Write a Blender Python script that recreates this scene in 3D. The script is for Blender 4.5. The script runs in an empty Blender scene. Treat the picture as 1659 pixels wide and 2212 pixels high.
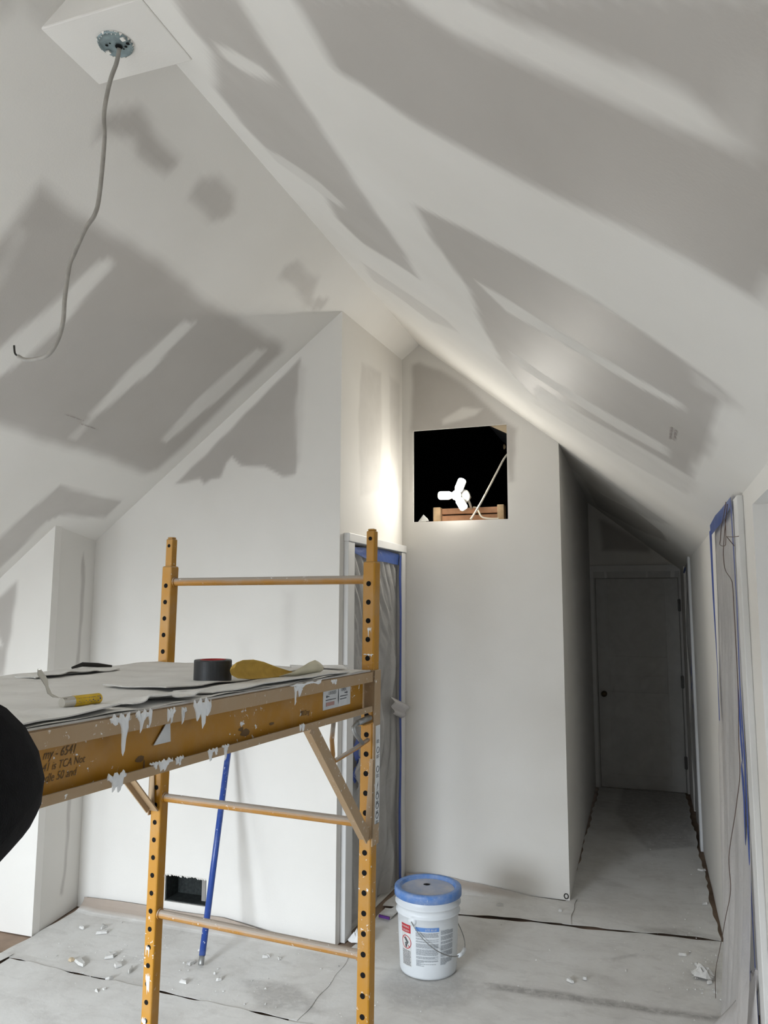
import bpy, bmesh, math, random
import numpy as np
from mathutils import Vector, Matrix
random.seed(7)
rng = np.random.default_rng(7)
sc = bpy.context.scene
col = sc.collection

# ---------------------------------------------------------------- camera
EYE = 1.70
cam_d = bpy.data.cameras.new('camera')
cam = bpy.data.objects.new('camera', cam_d)
col.objects.link(cam)
sc.camera = cam
YAW, PITCH, ROLL, F_PX = 0.33009, 0.125182, 0.004029, 1652.2
fw = Vector((-math.sin(YAW)*math.cos(PITCH), math.cos(YAW)*math.cos(PITCH), math.sin(PITCH)))
rt = Vector((math.cos(YAW), math.sin(YAW), 0))
up = rt.cross(fw)
rt2 = math.cos(ROLL)*rt + math.sin(ROLL)*up
up2 = -math.sin(ROLL)*rt + math.cos(ROLL)*up
M = Matrix((rt2, up2, -fw)).transposed().to_4x4()
M.translation = (0, 0, EYE)
cam.matrix_world = M
cam_d.sensor_fit = 'VERTICAL'
cam_d.sensor_height = 24.0
cam_d.lens = 24.0*F_PX/2212
cam_d.clip_start = 0.02

# ---------------------------------------------------------------- light
world = bpy.data.worlds.new('world')
sc.world = world
world.use_nodes = True
world.node_tree.nodes['Background'].inputs[0].default_value = (0.65, 0.75, 0.9, 1)
world.node_tree.nodes['Background'].inputs[1].default_value = 0.5

def area(name, loc, target, sx, sy, power, colour, spread=180):
    d = bpy.data.lights.new(name, 'AREA')
    d.shape = 'RECTANGLE'
    d.size, d.size_y = sx, sy
    d.energy = power
    d.color = colour
    d.spread = math.radians(spread)
    o = bpy.data.objects.new(name, d)
    col.objects.link(o)
    o.location = loc
    o.rotation_euler = (Vector(target)-Vector(loc)).to_track_quat('-Z', 'Y').to_euler()
    return o
# daylight through the rear window and through the dormer window beside the camera
area('window_daylight', (-2.65, -2.55, 1.65), (-2.5, -0.75, 0.0), 1.5, 1.45, 310, (0.82, 0.905, 1.0), 94)
area('side_window_daylight', (-4.33, -0.6, 1.05), (-2.0, 0.9, 1.2), 1.3, 0.6, 60, (0.84, 0.92, 1.0), 150)
area('dormer_daylight', (1.24, 1.45, 1.30), (-1.5, 1.6, 0.5), 1.3, 1.1, 10, (0.82, 0.91, 1.0), 160)

sc.view_settings.view_transform = 'Standard'
sc.view_settings.look = 'None'
sc.view_settings.exposure = -0.78
sc.view_settings.gamma = 1.0
sc.view_settings.use_curve_mapping = False

# ---------------------------------------------------------------- materials
class NT:
    def __init__(s, name):
        s.m = bpy.data.materials.new(name)
        s.m.use_nodes = True
        s.t = s.m.node_tree
        s.b = s.t.nodes['Principled BSDF']
        s.out = s.t.nodes['Material Output']
    def n(s, typ, **kw):
        x = s.t.nodes.new(typ)
        for k, v in kw.items():
            if k.startswith('i_'):
                key = k[2:]
                x.inputs[int(key) if key.isdigit() else key.replace('_', ' ')].default_value = v
            else:
                setattr(x, k, v)
        return x
    def l(s, a, b):
        s.t.links.new(a, b)
    def noise(s, scale, detail=3, rough=0.5, coord=None, dist=0.0):
        x = s.n('ShaderNodeTexNoise')
        x.inputs['Scale'].default_value = scale
        x.inputs['Detail'].default_value = detail
        x.inputs['Roughness'].default_value = rough
        x.inputs['Distortion'].default_value = dist
        if coord is None:
            coord = s.n('ShaderNodeTexCoord').outputs['Object']
        s.l(coord, x.inputs['Vector'])
        return x.outputs['Fac']
    def ramp(s, fac, stops):
        x = s.n('ShaderNodeValToRGB')
        e = x.color_ramp.elements
        while len(e) < len(stops):
            e.new(0.5)
        for q, (p, c) in zip(e, stops):
            q.position = p
            q.color = c if len(c) == 4 else (*c, 1)
        s.l(fac, x.inputs['Fac'])
        return x.outputs['Color']
    def mix(s, fac, a, b, mode='MIX'):
        x = s.n('ShaderNodeMix', data_type='RGBA', blend_type=mode)
        for v, i in ((fac, 0), (a, 6), (b, 7)):
            if isinstance(v, (int, float)):
                x.inputs[i].default_value = v
            elif isinstance(v, tuple):
                x.inputs[i].default_value = v if len(v) == 4 else (*v, 1)
            else:
                s.l(v, x.inputs[i])
        return x.outputs[2]
    def math(s, op, a, b=0.0):
        x = s.n('ShaderNodeMath', operation=op)
        for v, i in ((a, 0), (b, 1)):
            if isinstance(v, (int, float)):
                x.inputs[i].default_value = v
            else:
                s.l(v, x.inputs[i])
        return x.outputs[0]
    def bump(s, h, strength, dist=0.002):
        x = s.n('ShaderNodeBump')
        x.inputs['Strength'].default_value = strength
        x.inputs['Distance'].default_value = dist
        s.l(h, x.inputs['Height'])
        s.l(x.outputs['Normal'], s.b.inputs['Normal'])
    def attr(s, name):
        x = s.n('ShaderNodeAttribute', attribute_name=name)
        return x.outputs['Fac']

def simple(name, c, rough=0.6, metal=0.0, spec=0.5, var=0.0, vscale=12, bump=0.0):
    k = NT(name)
    k.b.inputs['Base Color'].default_value = (*c, 1)
    k.b.inputs['Roughness'].default_value = rough
    k.b.inputs['Metallic'].default_value = metal
    k.b.inputs['Specular IOR Level'].default_value = spec
    if var:
        f = k.noise(vscale, 4)
        k.l(k.ramp(f, [(0.3, tuple(x*(1-var) for x in c)), (0.7, tuple(min(1, x*(1+var)) for x in c))]), k.b.inputs['Base Color'])
    if bump:
        k.bump(k.noise(vscale*6, 4), bump)
    return k.m

# drywall: joint compound (white) over board paper (grey); attribute says where the paper shows
def drywall():
    k = NT('drywall')
    co = k.n('ShaderNodeTexCoord').outputs['Object']
    a = k.attr('board')
    n1 = k.noise(9, 5, 0.6, co)
    n2 = k.noise(45, 4, 0.6, co)
    n3 = k.noise(2.2, 3, 0.5, co)
    edge = k.math('MULTIPLY', k.math('SUBTRACT', n1, 0.5), 0.35)
    fac = k.math('ADD', a, k.math('MULTIPLY', edge, k.math('MULTIPLY', k.math('MULTIPLY', a, k.math('SUBTRACT', 1.0, a)), 4.0)))
    mud = k.ramp(n3, [(0.3, (0.735, 0.708, 0.66)), (0.7, (0.775, 0.75, 0.705))])
    brd = k.ramp(n3, [(0.3, (0.435, 0.405, 0.37)), (0.7, (0.485, 0.455, 0.42))])
    brd = k.mix(k.math('MULTIPLY', n2, 0.25), brd, (0.49, 0.47, 0.435))
    k.l(k.mix(fac, mud, brd), k.b.inputs['Base Color'])
    k.l(k.math('SUBTRACT', 0.75, k.math('MULTIPLY', a, 0.20)), k.b.inputs['Roughness'])
    k.b.inputs['Specular IOR Level'].default_value = 0.35
    k.bump(k.math('ADD', k.math('MULTIPLY', k.noise(160, 3, 0.5, co), 0.7), k.math('MULTIPLY', n1, 0.8)), 0.12, 0.004)
    return k.m

def dusty(name, base, dust, amount, rough=0.5, scale=9, z_dust=0.6, specks=True):
    """painted steel with dust on faces that look up and specks of white compound"""
    k = NT(name)
    co = k.n('ShaderNodeTexCoord').outputs['Object']
    n1 = k.noise(scale, 5, 0.65, co)
    n2 = k.noise(scale*7, 4, 0.7, co, 0.4)
    n3 = k.noise(3.1, 2, 0.5, co)
    basec = k.mix(k.math('MULTIPLY', n3, 0.6), base, tuple(x*0.72 for x in base))
    f = k.ramp(n1, [(0.5-amount*0.5, (0, 0, 0)), (0.95, (1, 1, 1))])
    geo = k.n('ShaderNodeNewGeometry')
    sep = k.n('ShaderNodeSeparateXYZ')
    k.l(geo.outputs['Normal'], sep.inputs[0])
    upf = k.math('MULTIPLY', k.math('MAXIMUM', sep.outputs['Z'], 0.0), z_dust)
    f2 = k.math('MINIMUM', k.math('ADD', k.math('MULTIPLY', f, 0.55), k.math('MULTIPLY', upf, k.math('ADD', n1, 0.45))), 1.0)
    c = k.mix(f2, basec, dust)
    if specks:
        s = k.ramp(n2, [(0.635, (0, 0, 0)), (0.66, (1, 1, 1))])
        s = k.math('MULTIPLY', s, k.ramp(k.noise(5.3, 2, 0.5, co), [(0.48, (0, 0, 0)), (0.56, (1, 1, 1))]))
        c = k.mix(s, c, (0.78, 0.78, 0.76))
    k.l(c, k.b.inputs['Base Color'])
    k.b.inputs['Roughness'].default_value = rough
    k.b.inputs['Specular IOR Level'].default_value = 0.4
    k.bump(n2, 0.08, 0.002)
    return k.m

def paper_mat():
    k = NT('dusty_floor_paper')
    co = k.n('ShaderNodeTexCoord').outputs['Object']
    a = k.attr('board')
    n1 = k.noise(3.0, 6, 0.65, co, 0.3)
    n2 = k.noise(26, 5, 0.7, co, 0.6)
    mp = k.n('ShaderNodeMapping')
    mp.inputs['Rotation'].default_value = (0, 0, 0.5)
    mp.inputs['Scale'].default_value = (3, 6, 1)
    k.l(co, mp.inputs['Vector'])
    n3 = k.noise(2.2, 5, 0.7, mp.outputs['Vector'], 0.5)
    c = k.ramp(n1, [(0.25, (0.57, 0.55, 0.52)), (0.5, (0.70, 0.685, 0.655)), (0.75, (0.77, 0.76, 0.735))])
    c = k.mix(k.ramp(n3, [(0.52, (0, 0, 0)), (0.72, (0.45, 0.45, 0.45))]), c, (0.47, 0.45, 0.42))
    c = k.mix(k.ramp(n2, [(0.58, (0, 0, 0)), (0.78, (0.8, 0.8, 0.8))]), c, (0.80, 0.79, 0.77))
    c = k.mix(k.ramp(k.noise(90, 3, 0.6, co), [(0.66, (0, 0, 0)), (0.72, (1, 1, 1))]), c, (0.70, 0.69, 0.67))
    grime = k.math('MULTIPLY', a, k.ramp(n2, [(0.3, (0.3, 0.3, 0.3)), (0.6, (1, 1, 1))]))
    c = k.mix(grime, c, (0.26, 0.245, 0.23))
    c = k.mix(k.attr('brown'), c, (0.36, 0.29, 0.235))
    k.l(c, k.b.inputs['Base Color'])
    k.b.inputs['Roughness'].default_value = 0.85
    k.b.inputs['Specular IOR Level'].default_value = 0.2
    k.bump(k.math('ADD', n1, k.math('MULTIPLY', n2, 0.4)), 0.35, 0.006)
    return k.m

def plastic_mat(name, tint, alpha, rough=0.28):
    k = NT(name)
    co = k.n('ShaderNodeTexCoord').outputs['Object']
    k.b.inputs['Base Color'].default_value = (*tint, 1)
    k.b.inputs['Roughness'].default_value = rough
    k.b.inputs['Specular IOR Level'].default_value = 0.7
    n = k.noise(7, 5, 0.65, co, 1.2)
    k.bump(n, 0.5, 0.02)
    tr = k.n('ShaderNodeBsdfTransparent')
    tl = k.n('ShaderNodeBsdfTranslucent')
    tl.inputs['Color'].default_value = (*tint, 1)
    m1 = k.n('ShaderNodeMixShader')
    m1.inputs[0].default_value = 0.3
    k.l(k.b.outputs[0], m1.inputs[1])
    k.l(tl.outputs[0], m1.inputs[2])
    m2 = k.n('ShaderNodeMixShader')
    k.l(k.math('ADD', alpha-0.12, k.math('MULTIPLY', n, 0.24)), m2.inputs[0])
    k.l(tr.outputs[0], m2.inputs[1])
    k.l(m1.outputs[0], m2.inputs[2])
    k.l(m2.outputs[0], k.out.inputs['Surface'])
    return k.m

def emit(name, c, strength):
    k = NT(name)
    k.b.inputs['Base Color'].default_value = (*c, 1)
    k.b.inputs['Emission Color'].default_value = (*c, 1)
    k.b.inputs['Emission Strength'].default_value = strength
    return k.m

MAT = dict(
    drywall=drywall(),
    trim=simple('painted_trim', (0.70, 0.69, 0.67), 0.5, var=0.04, vscale=5),
    white_paint=simple('white_paint', (0.74, 0.75, 0.76), 0.6, var=0.03, vscale=4),
    scrap=simple('dusty_scrap', (0.62, 0.605, 0.575), 0.9, var=0.15, vscale=40),
    gypsum=simple('gypsum_edge', (0.80, 0.77, 0.72), 0.9, var=0.12, vscale=60, bump=0.4),
    black=simple('attic_painted_dark', (0.006, 0.006, 0.006), 1.0, spec=0.0),  # attic's darkness put into the colour; stays black despite the lamp
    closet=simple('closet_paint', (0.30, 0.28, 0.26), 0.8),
    subfloor=simple('wood_subfloor', (0.30, 0.215, 0.155), 0.8, var=0.25, vscale=8),
    paper=paper_mat(),
    yellow=dusty('yellow_steel', (0.47, 0.215, 0.012), (0.42, 0.31, 0.19), 0.1, 0.42),
    yellow_dirty=dusty('yellow_steel_dirty', (0.38, 0.235, 0.10), (0.42, 0.35, 0.275), 1.0, 0.6, 11),
    rung=dusty('yellow_rung_steel', (0.42, 0.185, 0.012), (0.38, 0.325, 0.27), 0.2, 0.5, 10, 2.2),
    hole=simple('painted_hole_dark', (0.01, 0.01, 0.01), 0.9, spec=0.1),  # flat near-black faces: shade inside holes is painted, nothing is cut
    steel=simple('grey_steel', (0.30, 0.30, 0.29), 0.45, 0.7, var=0.2, vscale=40),
    galv=simple('galvanised_steel', (0.24, 0.30, 0.31), 0.5, 0.45, var=0.3, vscale=30),
    deck=dusty('dusty_plywood', (0.60, 0.575, 0.53), (0.76, 0.745, 0.71), 0.7, 0.9, 9, 0.8),
    compound=simple('joint_compound', (0.78, 0.78, 0.77), 0.7, var=0.04, vscale=30, bump=0.15),
    plastic=plastic_mat('clear_plastic', (0.80, 0.78, 0.75), 0.62, 0.2),
    plastic_white=plastic_mat('milky_plastic', (0.78, 0.75, 0.73), 0.78, 0.34),
    plastic_thin=plastic_mat('thin_plastic', (0.72, 0.71, 0.68), 0.26, 0.4),
    blue_tape=simple('blue_tape', (0.022, 0.062, 0.30), 0.5, var=0.2, vscale=15),
    blue_film=plastic_mat('blue_film', (0.08, 0.16, 0.48), 0.75, 0.3),
    dark=simple('dark_metal', (0.03, 0.028, 0.026), 0.4, 0.6),
    brass=simple('dark_brass', (0.10, 0.075, 0.045), 0.35, 0.9),
    duct=simple('duct_liner', (0.014, 0.018, 0.017), 0.8, var=0.7, vscale=60, bump=0.5),
    bucket=simple('bucket_white', (0.74, 0.77, 0.79), 0.38, var=0.03, vscale=8),
    ink=simple('label_ink', (0.09, 0.095, 0.10), 0.7),
    ink_grey=simple('label_grey', (0.36, 0.38, 0.40), 0.7),
    red=simple('label_red', (0.48, 0.03, 0.04), 0.6),
    label_blue=simple('label_blue', (0.12, 0.27, 0.62), 0.5),
    label_white=simple('label_white', (0.66, 0.66, 0.64), 0.6, var=0.1, vscale=30),
    pole_blue=dusty('blue_pole', (0.025, 0.07, 0.31), (0.25, 0.3, 0.45), 0.0, 0.3, 10, 0.0),
    wire=simple('bare_wire', (0.10, 0.055, 0.04), 0.5, 0.4),
    cable=simple('white_cable', (0.33, 0.31, 0.28), 0.5, var=0.15, vscale=30),
    cable_bright=simple('cream_cable', (0.62, 0.58, 0.50), 0.5),
    lumber=simple('pine_lumber', (0.55, 0.40, 0.24), 0.7, var=0.2, vscale=20),
    lumber_red=simple('reddish_board', (0.46, 0.25, 0.14), 0.7, var=0.2, vscale=15),
    cardboard=simple('tan_paper', (0.50, 0.40, 0.27), 0.8),
    tape_black=simple('black_duct_tape', (0.022, 0.024, 0.027), 0.45, var=0.5, vscale=18),
    red_core=simple('red_core', (0.42, 0.02, 0.02), 0.6),
    grit=simple('gold_grit', (0.50, 0.31, 0.055), 0.85, var=0.12, vscale=40, bump=0.2),
    grit_back=simple('cream_backing', (0.60, 0.55, 0.40), 0.7, var=0.1, vscale=25),
    candy=simple('yellow_wrapper', (0.66, 0.42, 0.012), 0.3, var=0.15, vscale=60),
    foil=simple('silver_foil', (0.62, 0.60, 0.55), 0.25, 0.9),
    violet=simple('purple_edge', (0.09, 0.02, 0.18), 0.6),
    black_cloth=simple('black_fleece', (0.0045, 0.0045, 0.005), 0.95, spec=0.15, var=0.4, vscale=120, bump=0.4),
    jeans=simple('dark_denim', (0.03, 0.04, 0.07), 0.9, var=0.3, vscale=80),
    skin=simple('skin', (0.50, 0.31, 0.22), 0.55, var=0.06, vscale=20),
    hair=simple('dark_hair', (0.02, 0.014, 0.01), 0.5, var=0.4, vscale=90, bump=0.4),
    shoe=simple('boot_leather', (0.10, 0.06, 0.035), 0.6),
    lamp_on=emit('lamp_panel_lit', (1.0, 0.965, 0.88), 290),
    lamp_body=simple('lamp_housing', (0.70, 0.69, 0.66), 0.4),
)

# ---------------------------------------------------------------- mesh helpers
class MB:
    def __init__(s):
        s.v, s.f, s.mi = [], [], []
        s.cur = 0
    def add(s, vs, fs):
        o = len(s.v)
        s.v += [tuple(map(float, p)) for p in vs]
        for f in fs:
            s.f.append([i+o for i in f])
            s.mi.append(s.cur)
        return s
    def box(s, lo, hi, fn=None):
        x0, y0, z0 = lo
        x1, y1, z1 = hi
        vs = [(x0, y0, z0), (x1, y0, z0), (x1, y1, z0), (x0, y1, z0), (x0, y0, z1), (x1, y0, z1), (x1, y1, z1), (x0, y1, z1)]
        if fn:
            vs = [fn(*p) for p in vs]
        return s.add(vs, [(3, 2, 1, 0), (4, 5, 6, 7), (0, 1, 5, 4), (1, 2, 6, 5), (2, 3, 7, 6), (3, 0, 4, 7)])
    def tube(s, pts, r, n=10, cap=True):
        pts = [Vector(p) for p in pts]
        rs = r if isinstance(r, (list, tuple)) else [r]*len(pts)
        vs, fs = [], []
        d0 = (pts[1]-pts[0]).normalized()
        a = d0.orthogonal().normalized()
        for i, p in enumerate(pts):
            d = (pts[min(i+1, len(pts)-1)]-pts[max(i-1, 0)]).normalized()
            a = (a-d*a.dot(d)).normalized()
            b = d.cross(a)
            for k in range(n):
                t = 2*math.pi*k/n
                vs.append(p+(a*math.cos(t)+b*math.sin(t))*rs[i])
        for i in range(len(pts)-1):
            for k in range(n):
                fs.append((i*n+k, i*n+(k+1) % n, (i+1)*n+(k+1) % n, (i+1)*n+k))
        if cap:
            fs.append(tuple(range(n-1, -1, -1)))
            fs.append(tuple(range((len(pts)-1)*n, len(pts)*n)))
        return s.add(vs, fs)
    def bar(s, p0, p1, w, t, side=(0, 0, 1)):
        """rectangular bar from p0 to p1; w across SIDE, t across the other way"""
        p0, p1 = Vector(p0), Vector(p1)
        d = (p1-p0).normalized()
        sd = Vector(side)
        sd = (sd-d*sd.dot(d)).normalized()
        e = d.cross(sd)
        vs = []
        for p in (p0, p1):
            for a, b in ((-1, -1), (1, -1), (1, 1), (-1, 1)):
                vs.append(p+sd*a*w/2+e*b*t/2)
        return s.add(vs, [(3, 2, 1, 0), (4, 5, 6, 7), (0, 1, 5, 4), (1, 2, 6, 5), (2, 3, 7, 6), (3, 0, 4, 7)])
    def lathe(s, prof, n=48, fn=None, closed=False):
        vs, fs = [], []
        for (r, z) in prof:
            for k in range(n):
                t = 2*math.pi*k/n
                p = (r*math.cos(t), r*math.sin(t), z)
                vs.append(fn(*p) if fn else p)
        m = len(prof)
        for i in range(m if closed else m-1):
            j = (i+1) % m
            for k in range(n):
                fs.append((i*n+k, i*n+(k+1) % n, j*n+(k+1) % n, j*n+k))
        return s.add(vs, fs)
    def prism(s, poly, h, fn):
        """polygon in (u,v) pushed from w=0 to w=h, placed by fn(u,v,w)"""
        n = len(poly)
        vs = [fn(u, v, 0) for u, v in poly]+[fn(u, v, h) for u, v in poly]
        fs = [tuple(range(n-1, -1, -1)), tuple(range(n, 2*n))]+[(i, (i+1) % n, n+(i+1) % n, n+i) for i in range(n)]
        return s.add(vs, fs)
    def grid(s, fn, nu, nv):
        vs = [fn(i/nu, j/nv) for j in range(nv+1) for i in range(nu+1)]
        w = nu+1
        return s.add(vs, [(j*w+i, j*w+i+1, (j+1)*w+i+1, (j+1)*w+i) for j in range(nv) for i in range(nu)])
    def build(s, name, mats, parent=None, smooth=False, bevel=0.0, fixn=True, solid=0.0, sub=0):
        me = bpy.data.meshes.new(name)
        me.from_pydata(s.v, [], s.f)
        if not isinstance(mats, (list, tuple)):
            mats = [mats]
        for m in mats:
            me.materials.append(MAT[m] if isinstance(m, str) else m)
        me.polygons.foreach_set('material_index', s.mi)
        if fixn:
            bm = bmesh.new()
            bm.from_mesh(me)
            bmesh.ops.recalc_face_normals(bm, faces=bm.faces)
            bm.to_mesh(me)
            bm.free()
        if smooth:
            me.polygons.foreach_set('use_smooth', [True]*len(me.polygons))
        me.update()
        o = bpy.data.objects.new(name, me)
        col.objects.link(o)
        if parent is not None:
            o.parent = parent
            o.matrix_parent_inverse = Matrix.Translation(parent.location).inverted() if parent.type == 'EMPTY' else Matrix.Identity(4)
        if solid:
            md = o.modifiers.new('solid', 'SOLIDIFY')
            md.thickness = solid
            md.offset = 0
        if bevel:
            md = o.modifiers.new('bevel', 'BEVEL')
            md.width = bevel
            md.segments = 2
            md.limit_method = 'ANGLE'
        if sub:
            md = o.modifiers.new('sub', 'SUBSURF')
            md.levels = md.render_levels = sub
        return o

def tag(o, label=None, cat=None, group=None, kind=None):
    if label: o['label'] = label
    if cat: o['category'] = cat
    if group: o['group'] = group
    if kind: o['kind'] = kind
    return o

def empty(name, loc, label, cat, group=None):
    o = bpy.data.objects.new(name, None)
    o.empty_display_size = 0.1
    col.objects.link(o)
    o.location = loc
    return tag(o, label, cat, group)

def struct(o):
    o['kind'] = 'structure'
    return o

def text_mesh(body, size, fn, mb, shear=0.0, extrude=0.0, sx=1.0, align='LEFT'):
    """letters as flat faces, placed by fn(u, v) and added to mb"""
    cu = bpy.data.curves.new('lettering', 'FONT')
    cu.body = body
    cu.size = size
    cu.shear = shear
    cu.align_x = align
    cu.resolution_u = 3
    o = bpy.data.objects.new('lettering', cu)
    col.objects.link(o)
    dg = bpy.context.evaluated_depsgraph_get()
    me = bpy.data.meshes.new_from_object(o.evaluated_get(dg))
    vs = [fn(v.co.x*sx, v.co.y) for v in me.vertices]
    fs = [tuple(p.vertices) for p in me.polygons]
    mb.add(vs, fs)
    bpy.data.objects.remove(o)
    bpy.data.curves.remove(cu)
    bpy.data.meshes.remove(me)

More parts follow.
